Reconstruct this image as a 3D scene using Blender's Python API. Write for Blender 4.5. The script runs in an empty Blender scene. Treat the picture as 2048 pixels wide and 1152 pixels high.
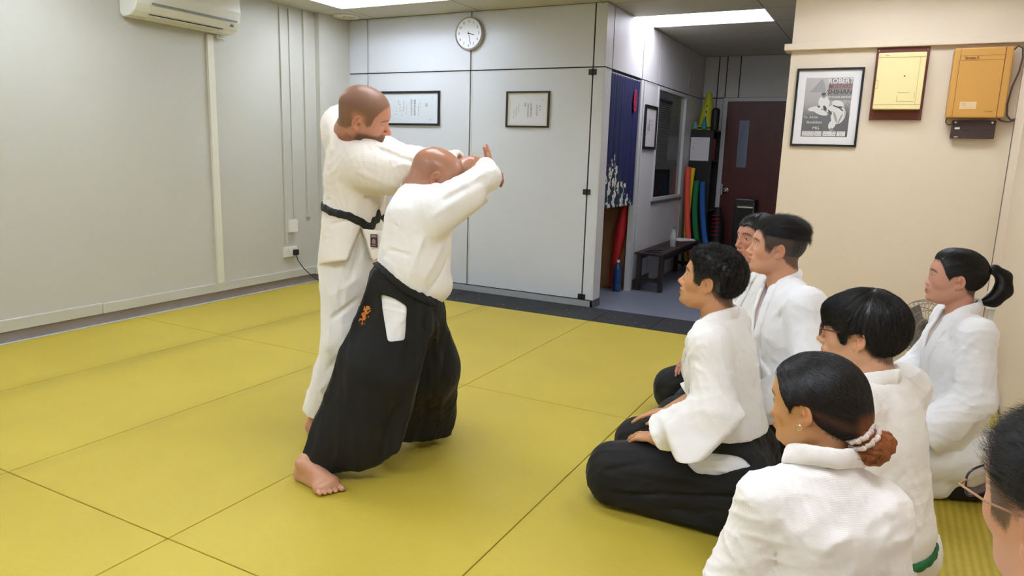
import bpy, bmesh, math, random
import numpy as np
from mathutils import Vector, Matrix
random.seed(7); rng = np.random.default_rng(11)
SC = bpy.context.scene; COL = SC.collection
f32 = np.float32
# ------------------------------------------------------------------ camera
F_PX = 1416.9; YAW, PITCH, ROLL, CAM_H = -.4818, .1895, .0309, 1.36
def cam_axes():
    cy, sy, cp, sp = math.cos(YAW), math.sin(YAW), math.cos(PITCH), math.sin(PITCH)
    f = Vector((sy*cp, cy*cp, -sp)); r = Vector((cy, -sy, 0)); u = r.cross(f)
    c, s = math.cos(ROLL), math.sin(ROLL)
    return c*r + s*u, -s*r + c*u, f
CR, CU, CF = cam_axes()
def P(px, py, d):
    """world point at depth d along the view through photo pixel (px, py)"""
    v = CF + (px-1024)/F_PX*CR - (py-576)/F_PX*CU
    return Vector((0, 0, CAM_H)) + v*d
cam = bpy.data.cameras.new('camera'); co = bpy.data.objects.new('camera', cam); COL.objects.link(co)
cam.sensor_width = 36; cam.lens = F_PX/2048*36; cam.clip_start = .05
co.matrix_world = Matrix((( CR[0], CU[0], -CF[0], 0), (CR[1], CU[1], -CF[1], 0), (CR[2], CU[2], -CF[2], CAM_H), (0, 0, 0, 1)))
SC.camera = co
SC.view_settings.view_transform = 'Standard'; SC.view_settings.look = 'None'; SC.view_settings.gamma = 1
SC.view_settings.use_curve_mapping = False
# ------------------------------------------------------------------ materials
def lin(c):
    if isinstance(c, (int, float)): c = (c, c, c)
    return tuple(((v/255)/12.92 if v/255 <= .04045 else ((v/255+.055)/1.055)**2.4) for v in c) + (1,)
class N:
    def __init__(s, name):
        s.m = bpy.data.materials.new(name); s.m.use_nodes = True; s.t = s.m.node_tree; s.t.nodes.clear()
        s.o = s.n('ShaderNodeOutputMaterial'); s.b = s.n('ShaderNodeBsdfPrincipled'); s.l(s.b, 0, s.o, 0)
    def n(s, k, **kw):
        x = s.t.nodes.new(k)
        for a, b in kw.items(): setattr(x, a, b)
        return x
    def l(s, a, i, b, j): s.t.links.new(a.outputs[i], b.inputs[j])
    def math(s, op, a, b=None):
        x = s.n('ShaderNodeMath', operation=op)
        for i, v in enumerate((a, b)):
            if v is None: continue
            if isinstance(v, (int, float)): x.inputs[i].default_value = v
            else: s.t.links.new(v, x.inputs[i])
        return x.outputs[0]
_M = {}
def mat(name, col, rough=.6, metal=0, spec=.5, noise=0, nscale=6, bump=0, bscale=60, emit=0, alpha=1, trans=0, vcol=False, weave=0, wscale=350, sss=0, coat=0, sheen=0, stretch=(1, 1, 1)):
    if name in _M: return _M[name]
    w = N(name); b = w.b; c = lin(col)
    b.inputs['Base Color'].default_value = c; b.inputs['Roughness'].default_value = rough
    b.inputs['Metallic'].default_value = metal; b.inputs['Specular IOR Level'].default_value = spec
    tc = w.n('ShaderNodeTexCoord'); mp = w.n('ShaderNodeMapping'); w.l(tc, 3, mp, 0); mp.inputs[3].default_value = stretch
    src = None
    if vcol:
        at = w.n('ShaderNodeVertexColor', layer_name='Col'); src = at.outputs[0]
    if noise:
        nz = w.n('ShaderNodeTexNoise'); nz.inputs['Scale'].default_value = nscale; nz.inputs['Detail'].default_value = 5
        w.l(mp, 0, nz, 0)
        mr = w.n('ShaderNodeMapRange'); w.t.links.new(nz.outputs[0], mr.inputs[0])
        mr.inputs[1].default_value = .3; mr.inputs[2].default_value = .7; mr.inputs[3].default_value = 1-noise; mr.inputs[4].default_value = 1+noise*.5
        mx = w.n('ShaderNodeVectorMath', operation='SCALE')
        if src is not None: w.t.links.new(src, mx.inputs[0])
        else: mx.inputs[0].default_value = c[:3]
        w.t.links.new(mr.outputs[0], mx.inputs[3]); src = mx.outputs[0]
    if src is not None: w.t.links.new(src, b.inputs['Base Color'])
    if sss:
        b.inputs['Subsurface Weight'].default_value = sss; b.inputs['Subsurface Radius'].default_value = (.012, .005, .003); b.inputs['Subsurface Scale'].default_value = 1
    if coat: b.inputs['Coat Weight'].default_value = coat
    if sheen: b.inputs['Sheen Weight'].default_value = sheen; b.inputs['Sheen Roughness'].default_value = .4
    if emit: b.inputs['Emission Color'].default_value = c; b.inputs['Emission Strength'].default_value = emit
    if trans: b.inputs['Transmission Weight'].default_value = trans
    if alpha < 1: b.inputs['Alpha'].default_value = alpha
    nrm = None
    if bump:
        nz = w.n('ShaderNodeTexNoise'); nz.inputs['Scale'].default_value = bscale; nz.inputs['Detail'].default_value = 4; w.l(mp, 0, nz, 0)
        bp = w.n('ShaderNodeBump'); bp.inputs[0].default_value = bump; bp.inputs[1].default_value = .01; w.t.links.new(nz.outputs[0], bp.inputs['Height']); nrm = bp.outputs[0]
    if weave:
        sx = w.n('ShaderNodeSeparateXYZ'); w.l(tc, 3, sx, 0)
        a = w.math('SINE', w.math('MULTIPLY', w.math('ADD', sx.outputs[0], w.math('MULTIPLY', sx.outputs[1], .7)), wscale))
        c2 = w.math('SINE', w.math('MULTIPLY', sx.outputs[2], wscale*1.3))
        bp = w.n('ShaderNodeBump'); bp.inputs[0].default_value = weave; bp.inputs[1].default_value = .002
        w.t.links.new(w.math('ADD', w.math('MULTIPLY', a, .5), c2), bp.inputs['Height'])
        if nrm is not None: w.t.links.new(nrm, bp.inputs['Normal'])
        nrm = bp.outputs[0]
    if nrm is not None: w.t.links.new(nrm, b.inputs['Normal'])
    _M[name] = w.m; return w.m
# ------------------------------------------------------------------ mesh helpers
class MB:
    def __init__(s): s.bm = bmesh.new(); s.mi = 0
    def _set(s, fs):
        for f in fs: f.material_index = s.mi
    def box(s, a, b, bev=0, M=None):
        a, b = Vector(a), Vector(b)
        r = bmesh.ops.create_cube(s.bm, size=1); vs = r['verts']
        c = (a+b)/2; d = b-a
        for v in vs: v.co = Vector((v.co.x*d.x, v.co.y*d.y, v.co.z*d.z))+c
        if bev:
            es = {e for v in vs for e in v.link_edges}
            q = bmesh.ops.bevel(s.bm, geom=list(es), offset=bev, segments=2, profile=.6, affect='EDGES')
            vs = list({v for f in q['faces'] for v in f.verts} | {v for v in vs if v.is_valid})
        if M is not None:
            for v in vs: v.co = M @ v.co
        s._set({f for v in vs for f in v.link_faces}); return s
    def tube(s, pts, r, n=10, cap=True, radii=None):
        pts = [Vector(p) for p in pts]; rings = []
        t0 = (pts[1]-pts[0]).normalized(); up = t0.orthogonal().normalized()
        for i, p in enumerate(pts):
            t = ((pts[min(i+1, len(pts)-1)]-pts[max(i-1, 0)])).normalized()
            up = (up - t*up.dot(t)).normalized(); sd = t.cross(up); rr = radii[i] if radii else r
            rings.append([s.bm.verts.new(p+(up*math.cos(k*2*math.pi/n)+sd*math.sin(k*2*math.pi/n))*rr) for k in range(n)])
        fs = []
        for a, b in zip(rings, rings[1:]):
            for k in range(n): fs.append(s.bm.faces.new((a[k], a[(k+1) % n], b[(k+1) % n], b[k])))
        if cap: fs.append(s.bm.faces.new(rings[0][::-1])); fs.append(s.bm.faces.new(rings[-1]))
        s._set(fs); return s
    def lathe(s, prof, c=(0, 0, 0), n=32, M=None):
        c = Vector(c); rings = []
        for r, z in prof:
            rings.append([s.bm.verts.new(Vector((max(r, 1e-4)*math.cos(k*2*math.pi/n), max(r, 1e-4)*math.sin(k*2*math.pi/n), z))) for k in range(n)])
        fs = []
        for a, b in zip(rings, rings[1:]):
            for k in range(n): fs.append(s.bm.faces.new((a[k], a[(k+1) % n], b[(k+1) % n], b[k])))
        fs.append(s.bm.faces.new(rings[0][::-1])); fs.append(s.bm.faces.new(rings[-1]))
        for rg in rings:
            for v in rg: v.co = (M @ v.co if M is not None else v.co)+c
        s._set(fs); return s
    def poly(s, pts, d):
        """extruded polygon: pts in 3-D, thickness vector d"""
        d = Vector(d); a = [s.bm.verts.new(Vector(p)) for p in pts]; b = [s.bm.verts.new(Vector(p)+d) for p in pts]; n = len(a)
        fs = [s.bm.faces.new(a[::-1]), s.bm.faces.new(b)]+[s.bm.faces.new((a[k], a[(k+1) % n], b[(k+1) % n], b[k])) for k in range(n)]
        s._set(fs); return s
    def build(s, name, mats, parent=None, smooth=False, bevmod=0):
        bmesh.ops.recalc_face_normals(s.bm, faces=s.bm.faces)
        me = bpy.data.meshes.new(name); s.bm.to_mesh(me); s.bm.free()
        for m in (mats if isinstance(mats, (list, tuple)) else [mats]): me.materials.append(m)
        if smooth:
            me.polygons.foreach_set('use_smooth', [True]*len(me.polygons))
            try: me.set_sharp_from_angle(angle=math.radians(40))
            except Exception: pass
        o = bpy.data.objects.new(name, me); COL.objects.link(o)
        if parent: o.parent = parent; o.matrix_parent_inverse = parent.matrix_world.inverted()
        return o
def tag(o, label=None, cat=None, group=None, kind=None):
    if label: o['label'] = label
    if cat: o['category'] = cat
    if group: o['group'] = group
    if kind: o['kind'] = kind
    return o
def thing(name, loc, label, cat, group=None):
    o = bpy.data.objects.new(name, None); COL.objects.link(o); o.empty_display_size = .1
    o.matrix_world = Matrix.Translation(Vector(loc)); o.location = loc
    return tag(o, label, cat, group)
def struct(o): o['kind'] = 'structure'; return o
def bx(name, a, b, m, parent=None, bev=0): return MB().box(a, b, bev).build(name, m, parent)
def lettering(name, items, m, parent, M):
    """items: (text, x, y, size[, spacing, vertical]) on a local XY sheet placed by matrix M; one mesh of flat thin glyphs"""
    vs, fs = [], []
    for it in items:
        cu = bpy.data.curves.new('t', 'FONT'); cu.body = it[0]; cu.size = it[3]; cu.align_x = 'CENTER'; cu.align_y = 'CENTER'; cu.resolution_u = 3
        if len(it) > 4: cu.space_line = it[4]
        if len(it) > 5: cu.offset = it[5]
        ob = bpy.data.objects.new('t', cu); COL.objects.link(ob)
        dg = bpy.context.evaluated_depsgraph_get(); me = bpy.data.meshes.new_from_object(ob.evaluated_get(dg))
        k = len(vs); sx = it[6] if len(it) > 6 else 1
        vs += [M @ Vector((it[1]+v.co.x*sx, it[2]+v.co.y, 0)) for v in me.vertices]; fs += [[k+i for i in p.vertices] for p in me.polygons]
        bpy.data.objects.remove(ob); bpy.data.meshes.remove(me)
    me = bpy.data.meshes.new(name); me.from_pydata(vs, [], fs); me.materials.append(m)
    o = bpy.data.objects.new(name, me); COL.objects.link(o)
    if parent: o.parent = parent; o.matrix_parent_inverse = parent.matrix_world.inverted()
    return o
def frameM(o, x, y):
    x, y = Vector(x).normalized(), Vector(y).normalized(); z = x.cross(y); o = Vector(o)
    return Matrix(((x[0], y[0], z[0], o[0]), (x[1], y[1], z[1], o[1]), (x[2], y[2], z[2], o[2]), (0, 0, 0, 1)))
# ================================================================== the room
XL, YB, XE, YS, ZC, ZT = -5.12, 5.925, -2.27, 9.488, 2.627, 2.10
YW, XW, XR, YN = 5.544, -.726, .69, -3.2
m_wall = mat('white wall paint', (197, 195, 184), .55, noise=.02, nscale=1.5, bump=.05, bscale=90)
m_panel = mat('pale grey laminate panel', (211, 213, 217), .45, noise=.02, nscale=2)
m_panelw = mat('warm grey laminate panel', (212, 210, 208), .5, noise=.02, nscale=2)
m_alu = mat('painted aluminium strip', (205, 206, 206), .4, spec=.5)
m_black = mat('black rubber joint', (22, 24, 27), .6)
m_cream = mat('cream wall paint', (234, 216, 190), .6, noise=.02, nscale=1.2, bump=.08, bscale=60)
m_creamr = mat('off white wall paint', (238, 220, 198), .6, noise=.02, nscale=1.2)
m_skirt = mat('grey purple skirting paint', (150, 140, 140), .55, noise=.08, nscale=8)
m_lino = mat('blue grey vinyl floor', (118, 124, 138), .4, noise=.08, nscale=5)
m_white = mat('white plastic', (232, 230, 222), .4)
m_ivory = mat('ivory plastic', (226, 222, 205), .35)
m_dark = mat('black plastic', (24, 24, 26), .4)
m_chrome = mat('chrome', (210, 210, 210), .15, metal=1)
# ceiling with T-grid seams at the tile pitch
def ceil_mat():
    w = N('ceiling tile'); w.b.inputs['Roughness'].default_value = .8
    tc = w.n('ShaderNodeTexCoord'); sx = w.n('ShaderNodeSeparateXYZ'); w.l(tc, 3, sx, 0)
    def seam(o, off, pitch, wd):
        a = w.math('FRACT', w.math('DIVIDE', w.math('SUBTRACT', o, off), pitch))
        return w.math('LESS_THAN', w.math('MINIMUM', a, w.math('SUBTRACT', 1, a)), wd/pitch)
    s = w.math('MAXIMUM', seam(sx.outputs[0], -3.52, 1.2, .006), seam(sx.outputs[1], 5.42, .6, .004))
    mx = w.n('ShaderNodeMix', data_type='RGBA'); w.t.links.new(s, mx.inputs[0])
    mx.inputs[6].default_value = lin((205, 200, 184)); mx.inputs[7].default_value = lin((140, 134, 120)); w.l(mx, 2, w.b, 0)
    nz = w.n('ShaderNodeTexNoise'); nz.inputs['Scale'].default_value = 180; w.l(tc, 3, nz, 0)
    bp = w.n('ShaderNodeBump'); bp.inputs[0].default_value = .25; bp.inputs[1].default_value = .01; w.l(nz, 0, bp, 'Height'); w.l(bp, 0, w.b, 'Normal')
    return w.m
m_ceil = ceil_mat()
struct(bx('floor', (XL-.1, YN-.1, -.08), (XR+.1, YB+.01, -.04), m_lino))
struct(bx('floor_corridor', (XL-.1, YB+.01, -.08), (XR+.1, YS+.1, -.015), m_lino))
# ceiling: slab with recesses where the lamps sit
lamps = [(-4.72, 4.82), (-2.32, 2.42), (-4.72, 2.42), (-4.72, .02), (-2.32, .02), (-.72, 4.22), (-2.32, -2.38), (-4.72, -2.38), (-.72, .62), (-2.31, 6.62)]
lamps = [l for l in lamps]
def ceiling():
    xs = sorted({XL-.1, XR+.1} | {v for l in lamps for v in (l[0], l[0]+1.2)}); ys = sorted({YN-.1, YS+.1} | {v for l in lamps for v in (l[1], l[1]+.6)})
    b = MB()
    for x0, x1 in zip(xs, xs[1:]):
        for y0, y1 in zip(ys, ys[1:]):
            cx, cy = (x0+x1)/2, (y0+y1)/2
            if any(l[0] < cx < l[0]+1.2 and l[1] < cy < l[1]+.6 for l in lamps): continue
            b.bm.faces.new([b.bm.verts.new(p) for p in ((x0, y0, ZC), (x0, y1, ZC), (x1, y1, ZC), (x1, y0, ZC))])
    bmesh.ops.remove_doubles(b.bm, verts=b.bm.verts, dist=1e-5)
    r = bmesh.ops.extrude_face_region(b.bm, geom=b.bm.faces[:])
    for v in r['geom']:
        if isinstance(v, bmesh.types.BMVert): v.co.z += .02
    return struct(b.build('ceiling', m_ceil))
ceiling()
struct(bx('ceiling_slab', (XL-.1, YN-.1, ZC+.2), (XR+.1, YS+.1, ZC+.26), m_wall))
m_lampw = mat('lamp housing white', (240, 242, 245), .35)
m_tube = mat('fluorescent light', (237, 244, 255), .5, emit=9.5)
m_tubec = mat('corridor fluorescent light', (240, 240, 255), .5, emit=5)
for i, (lx, ly) in enumerate(lamps):
    corr = (ly > 6)
    t = thing('ceiling_light', (lx+.6, ly+.3, ZC), ['white recessed ceiling light panel above the wall clock side of the mats', 'recessed ceiling light panel over the middle of the mats', 'recessed ceiling light panel beside the air conditioner wall', 'recessed ceiling light panel near the left wall behind the viewer', 'recessed ceiling light panel over the near mats', 'recessed ceiling light panel over the kneeling students', 'recessed ceiling light panel at the rear of the room', 'recessed ceiling light panel in the rear left corner', 'recessed ceiling light panel above the viewer', 'white recessed ceiling light panel in the corridor ceiling'][i], 'light', 'recessed ceiling lights')
    b = MB(); x1, y1, h = lx+1.2, ly+.6, .11
    e = .012
    for a, c in (((lx, ly, ZC-.004), (lx+e, y1, ZC+h)), ((x1-e, ly, ZC-.004), (x1, y1, ZC+h)), ((lx+e, ly, ZC-.004), (x1-e, ly+e, ZC+h)), ((lx+e, y1-e, ZC-.004), (x1-e, y1, ZC+h)), ((lx, ly, ZC+h), (x1, y1, ZC+h+.01))): b.box(a, c)
    b.build('housing', m_lampw, t)
    if corr:
        bx('diffuser', (lx+.10, ly+.015, ZC+.055), (x1-.015, y1-.015, ZC+.062), m_tubec, t)
    else:
        for k in range(3):
            yy = ly+.12+.18*k
            bx('fluorescent_tube', (lx+.04, yy-.035, ZC+.07), (x1-.04, yy+.035, ZC+.1), m_tube, t, .008)
        g = MB()
        for k in range(2): g.box((lx+.012, ly+.2+.18*k, ZC+.01), (x1-.012, ly+.205+.18*k, ZC+.05))
        g.build('louver', m_lampw, t)
# ---- left wall
struct(bx('wall_left', (XL-.1, YN, -.04), (XL, YB, ZC), m_wall))
b = MB(); b.box((XL, YN, -.02), (XL+.004, 5.46, .075)); o = struct(b.build('baseboard_left', m_skirt))
b = MB(); b.box((XL, YN, .08), (XL+.03, 3.15, .16), .004).box((XL, 3.153, .08), (XL+.03, 5.40, .155), .004).box((XL, 5.40, .07), (XL+.10, 5.62, .15), .006)
struct(b.build('trim_1', m_wall))
b = MB(); b.box((XL, 5.48, -.04), (XL+.055, YB, ZC)); struct(b.build('trim_2', m_wall))
b = MB(); b.box((XL+.056, 5.5, -.03), (XL+.062, YB-.02, .05)); struct(b.build('trim_3', m_skirt))
b = MB(); b.box((XL, YN, -.0401), (XL+.03, 5.43, .002)); struct(b.build('trim_4', m_alu))
def conduit(y, z0, z1, w, d, label, m=m_wall):
    o = bx('cable_trunking', (XL+.0005, y-w/2, z0), (XL+d, y+w/2, z1), m, None, .003)
    return tag(o, label, 'trunking', 'cable trunking on the left wall')
conduit(4.235, .155, 2.235, .062, .028, 'wide white cable trunking running down below the air conditioner', m_ivory)
conduit(5.03, .42, 2.60, .035, .018, 'white cable trunking dropping down to the wall socket')
conduit(5.14, .66, 2.60, .02, .014, 'thin white cable trunking above the small white box')
conduit(5.33, .66, 2.62, .04, .022, 'white cable trunking beside the corner ending in mid wall')
# air conditioner
t = thing('air_conditioner', (XL, 3.95, 2.25), 'white split air conditioner mounted high on the left wall', 'air conditioner')
y0, y1 = 3.47, 4.40
prof = [(0, 2.27), (0, 2.56), (.16, 2.56), (.20, 2.53), (.21, 2.42), (.195, 2.335), (.165, 2.285), (.12, 2.255), (.03, 2.245)]
b = MB(); b.poly([(XL+.001+p[0], y0, p[1]) for p in prof], (0, y1-y0, 0)); o = b.build('casing', mat('ac white', (238, 238, 226), .25, coat=.3), t)
md = o.modifiers.new('b', 'BEVEL'); md.width = .008; md.segments = 2; md.limit_method = 'ANGLE'
m_grey = mat('grey plastic', (140, 142, 142), .5)
b = MB(); b.poly([(XL+.172, y0+.13, 2.283), (XL+.199, y0+.11, 2.333), (XL+.203, y0+.11, 2.331), (XL+.176, y0+.13, 2.281)], (0, y1-y0-.17, 0)); b.build('front_strip', m_ivory, t)
b = MB(); b.poly([(XL+.198, y0+.12, 2.345), (XL+.206, y0+.12, 2.338), (XL+.209, y0+.12, 2.341), (XL+.209, y0+.12, 2.352)], (0, y1-y0-.16, 0)); b.build('groove', m_grey, t)
b = MB(); b.poly([(XL+.06, y0+.13, 2.249), (XL+.155, y0+.13, 2.274), (XL+.152, y0+.13, 2.279), (XL+.06, y0+.13, 2.254)], (0, .66, 0)); b.build('outlet', mat('dark air outlet', (50, 48, 46), .7), t)
for k in range(2):
    b = MB(); x = XL+.075+.045*k; z = 2.246+.012*k
    b.poly([(x, y0+.13, z), (x+.045, y0+.13, z+.004), (x+.045, y0+.13, z+.008), (x, y0+.13, z+.005)], (0, .64, 0)); b.build('louver', m_ivory, t)
bx('indicator', (XL+.185, y1-.10, 2.3), (XL+.196, y1-.07, 2.318), m_dark, t)
b = MB(); b.tube([(XL+.02, y1-.09, 2.245), (XL+.02, y1-.09, 2.222), (XL+.03, y1-.03, 2.215)], .009, 8); b.build('drain_pipe', m_white, t)
# socket, plug and cord
t = thing('wall_socket', (XL, 5.06, .34), 'white double wall socket low on the left wall', 'socket')
bx('backbox', (XL+.0005, 4.985, .29), (XL+.03, 5.14, .39), m_white, t, .003); bx('faceplate', (XL+.03, 4.987, .292), (XL+.036, 5.138, .388), m_white, t, .002)
b = MB()
for yy in (5.02,):
    for dy, dz in ((-.012, .345), (.012, .345), (0, .365)): b.box((XL+.0355, yy+dy-.004, dz-.003), (XL+.0372, yy+dy+.004, dz+.003))
b.build('socket_hole', m_dark, t)
tag(bx('junction_box', (XL+.0005, 5.045, .53), (XL+.04, 5.15, .65), m_white, None, .004), 'small white box on the left wall above the socket', 'junction box')
t = thing('power_lead', (XL+.05, 5.10, .34), 'black plug with a black cord running from the wall socket to the floor', 'power cord')
bx('plug', (XL+.0365, 5.075, .305), (XL+.075, 5.125, .36), m_dark, t, .008)
b = MB(); pts = [(XL+.06, 5.1, .305), (XL+.07, 5.11, .25), (XL+.09, 5.16, .17), (XL+.12, 5.25, .08), (XL+.15, 5.33, .02), (XL+.19, 5.42, .008), (XL+.25, 5.50, .008), (XL+.30, 5.58, .012), (XL+.38, 5.66, .012), (XL+.55, 5.72, .012)]
b.tube(pts, .0045, 6); b.build('cord', m_dark, t, True)
# ceiling vent / round diffuser
t = thing('ceiling_vent', (-4.93, 5.75-.03, ZC), 'round white ceiling vent in the corner by the left wall', 'vent')
b = MB(); b.lathe([(.13, 0), (.13, -.01), (.11, -.018), (.085, -.016), (.08, -.004), (.03, -.004), (.03, -.02), (.001, -.022)], (-4.93, 5.72, ZC-.0005), 32); b.build('vent_cover', m_ivory, t, True)
# ---- back partition
struct(bx('wall_back', (XL, YB+.012, -.04), (XE, YB+.07, ZC), mat('partition core', (40, 42, 46), .6)))
jx = [-5.075, -4.827, -3.606, -2.376, -2.272]
def panel_wall(axis, const, js, zs, m, parent, gap=.007, th=.014, strip=.016, skip=lambda u0, u1, z0, z1: False, nm='panel', sgn=-1):
    """laminate panels between black joints with aluminium strips; axis 'x' or 'y' is the running direction"""
    for u0, u1 in zip(js, js[1:]):
        for z0, z1 in zip(zs, zs[1:]):
            if skip(u0, u1, z0, z1): continue
            a0, a1, c0, c1 = u0+gap, u1-gap, z0+gap*.8, z1-gap*.8
            q = (const-th, const) if sgn < 0 else (const, const+th)
            if axis == 'x': A, B = (a0, q[0], c0), (a1, q[1], c1)
            else: A, B = (q[0], a0, c0), (q[1], a1, c1)
            bx(nm, A, B, m, parent)
            b = MB(); s = strip
            if u1-u0 > .15:
                e = .002
                if axis == 'x': b.box((a0, q[0]-e, c0), (a0+s, q[0]+.001, c1)).box((a0+s, q[0]-e, c1-s*.8), (a1, q[0]+.001, c1))
                else:
                    X0, X1 = (q[0]-e, q[0]+.001) if sgn < 0 else (q[1]-.001, q[1]+e)
                    b.box((X0, a0, c0), (X1, a0+s, c1)).box((X0, a0+s, c1-s*.8), (X1, a1, c1))
                b.build('joint_strip', m_alu, parent)
            else: b.bm.free()
wp = struct(bx('wall_partition', (XL+.05, YB+.0115, -.03), (XE, YB+.0119, ZC-.003), m_black))
panel_wall('x', YB+.012, jx, [.055, ZT, ZC], m_panel, wp)
o = bx('kick_strip', (XL+.06, YB-.012, -.03), (XE, YB+.012, .05), mat('aluminium kick strip', (175, 178, 182), .4, metal=.3), wp)
for z in (2.058, 1.032, .083):
    t = thing('hinge', (-2.376, YB-.01, z), {2.058: 'upper', 1.032: 'middle', .083: 'lowest'}[z]+' black hinge on the edge of the grey partition wall', 'hinge', 'black partition hinges')
    bx('hinge_leaf', (-2.412, YB-.012, z-.024), (-2.38, YB-.0022, z+.024), m_dark, t, .002)
    bx('hinge_leaf', (-2.372, YB-.012, z-.024), (-2.34, YB-.0022, z+.024), m_dark, t, .002)
    MB().tube([(-2.376, YB-.012, z-.028), (-2.376, YB-.012, z+.028)], .007, 8).build('hinge_pin', m_dark, t)
# black interlocking rubber tiles
tx = [XL+.02, -4.60, -4.09, -3.583, -3.083, -2.585, -2.086, -1.585, -1.085, -.735]
names = ['first from the left wall corner', 'second from the left wall corner', 'third from the left wall corner', 'under the first framed certificate', 'left of the middle of the grey wall', 'under the second framed certificate', 'in front of the grey door post', 'at the corridor entrance, left one', 'at the corridor entrance, right one', '']
m_rub = mat('black rubber tile', (34, 35, 38), .7, noise=.15, nscale=40, bump=.3, bscale=200)
m_speck = mat('white specks', (150, 150, 150), .7)
lab = ['black rubber floor tile in the corner behind the standing man', 'black rubber floor tile second from the left corner', 'black rubber floor tile third from the left corner', 'black rubber floor tile behind the bald man, left half', 'black rubber floor tile behind the bald man, right half', 'black rubber floor tile under the square certificate', 'black rubber floor tile by the lowest hinge', 'black rubber floor tile at the left of the corridor entrance', 'short black rubber floor tile behind the front kneeling man']
for i, (x0, x1) in enumerate(zip(tx, tx[1:])):
    t = thing('rubber_tile', ((x0+x1)/2, 5.65, -.0), lab[i], 'floor tile', 'black rubber tiles along the back wall')
    bx('tile', (x0+.002, 5.399, -.04), (x1-.002, YB-.015, -.003), m_rub, t, .003)
    b = MB()
    for k in range(4):
        cx, cy = x0+random.uniform(.08, x1-x0-.06), random.uniform(5.45, 5.87); b.lathe([(.006, 0), (.004, .0015)], (cx, cy, -.003), 6)
    tag(b.build('speck', m_speck, t), kind='stuff')
# ---- side partition of the office (runs in depth)
zs = [-.015, ZT, ZC]
sp = struct(bx('wall_office', (XE-.06, 7.515, -.015), (XE-.0125, YS, .86), m_panelw))
b = MB().box((XE-.06, YB+.07, ZT-.02), (XE-.013, YS, ZC)).box((XE-.06, 8.73, .86), (XE-.013, YS, ZT)).box((XE-.06, 6.95, -.015), (XE-.013, 7.515, ZT)).box((XE-.06, YB+.012, -.015), (XE-.013, 6.10, ZT)); b.build('core', m_black, sp)
def skp(u0, u1, z0, z1): return z1 < 2.2 and ((u0 > 6.05 and u1 < 7.0) or (u0 > 7.5 and u1 < 8.8 and z0 > .8))
panel_wall('y', XE-.0125, [YB-.01, 6.10, 6.95, 7.515, 8.73, YS], [ZT, ZC], m_panelw, sp, sgn=1)
panel_wall('y', XE-.0125, [YB-.01, 6.10], [.0, ZT], m_panelw, sp, sgn=1)
panel_wall('y', XE-.0125, [6.95, 7.03, 7.515], [-.015, ZT], m_panelw, sp, sgn=1)
panel_wall('y', XE-.0125, [7.515, 8.73], [-.015, .86], m_panelw, sp, sgn=1)
panel_wall('y', XE-.0125, [8.73, YS], [-.015, ZT], m_panelw, sp, sgn=1)
b = MB().box((XE-.02, YB-.012, -.03), (XE+.004, 6.10, .06)); b.build('kick_strip', mat('dark kick', (90, 92, 95), .5), sp)
b = MB().box((XE+.001, 7.03, -.015), (XE+.006, 7.6, .09)); b.build('kick_strip', mat('dark kick', (90, 92, 95), .5), sp)
# window
w1 = MB(); X0, X1 = XE-.05, XE+.012
for a, c in (((X0, 7.515, .87), (X1, 8.73, .915)), ((X0, 7.515, 2.055), (X1, 8.73, 2.09)), ((X0, 7.515, .915), (X1, 7.55, 2.055)), ((X0, 8.66, .915), (X1, 8.73, 2.055))): w1.box(a, c)
wo = struct(w1.build('window_1', m_alu))
bx('sill', (XE-.05, 7.515, .865), (XE+.02, 8.73, .885), mat('dark sill', (110, 104, 100), .5), wo)
gl = N('window glass'); gl.b.inputs['Base Color'].default_value = (.03, .03, .035, 1)
gl.b.inputs['Roughness'].default_value = .03; gl.b.inputs['Alpha'].default_value = .22; gl.b.inputs['Specular IOR Level'].default_value = 1.0
bx('pane', (XE-.022, 7.55, .915), (XE-.017, 8.66, 2.055), gl.m, wo)
# office interior
m_off = mat('office grey wall', (150, 150, 148), .7)
struct(bx('wall_office_rear', (XL, YS, -.015), (XR+.1, YS+.08, ZC), m_off))
struct(bx('wall_office_left', (XL-.1, YB, -.015), (XL, YS, ZC), m_off))
struct(bx('wall_office_inner', (-3.9, YB+.08, -.015), (-3.85, YS, ZC), m_off))
t = thing('venetian_blind', (-2.75, 8.2, 2.0), 'grey venetian blind hanging inside the office window', 'blind')
b = MB()
for k in range(28): b.box((-2.62, 7.75, 2.0-k*.026), (-2.60, 9.2, 2.004-k*.026))
b.build('slats', mat('blind slats', (165, 165, 160), .6), t); bx('headrail', (-2.63, 7.7, 2.02), (-2.59, 9.25, 2.06), m_grey, t)
t = thing('office_cabinet', (-2.9, 8.2, 0), 'dark cabinet standing inside the office behind the window', 'cabinet')
bx('body', (-3.3, 7.2, -.015), (-2.55, 9.2, 1.2), mat('dark cabinet', (34, 32, 34), .5), t)
for yy in (7.3, 8.2): bx('door', (-2.549, yy, .05), (-2.535, yy+.85, 1.15), mat('dark cabinet door', (42, 38, 40), .4), t)
t = thing('ceiling_light', (-3.2, 8.0, ZC), 'flat lamp on the office ceiling behind the corridor window', 'light')
bx('diffuser', (-3.6, 7.7, ZC-.03), (-3.0, 8.3, ZC-.002), mat('added office fill light', (240, 240, 240), .5, emit=2.5), t)  # unseen fill lamp, added so the office behind the window is not black
for k, (yy, lb) in enumerate(((7.42, 'white paper cup on the office cabinet, left of the pair'), (7.55, 'white paper cup on the office cabinet, right of the pair'))):
    tag(MB().lathe([(.032, 0), (.042, .11), (.045, .112), (.04, .113), (.03, .01)], (-2.6, yy, 1.2), 20).build('paper_cup', m_white, None, True), lb, 'cup', 'white cups behind the office window')
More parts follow.
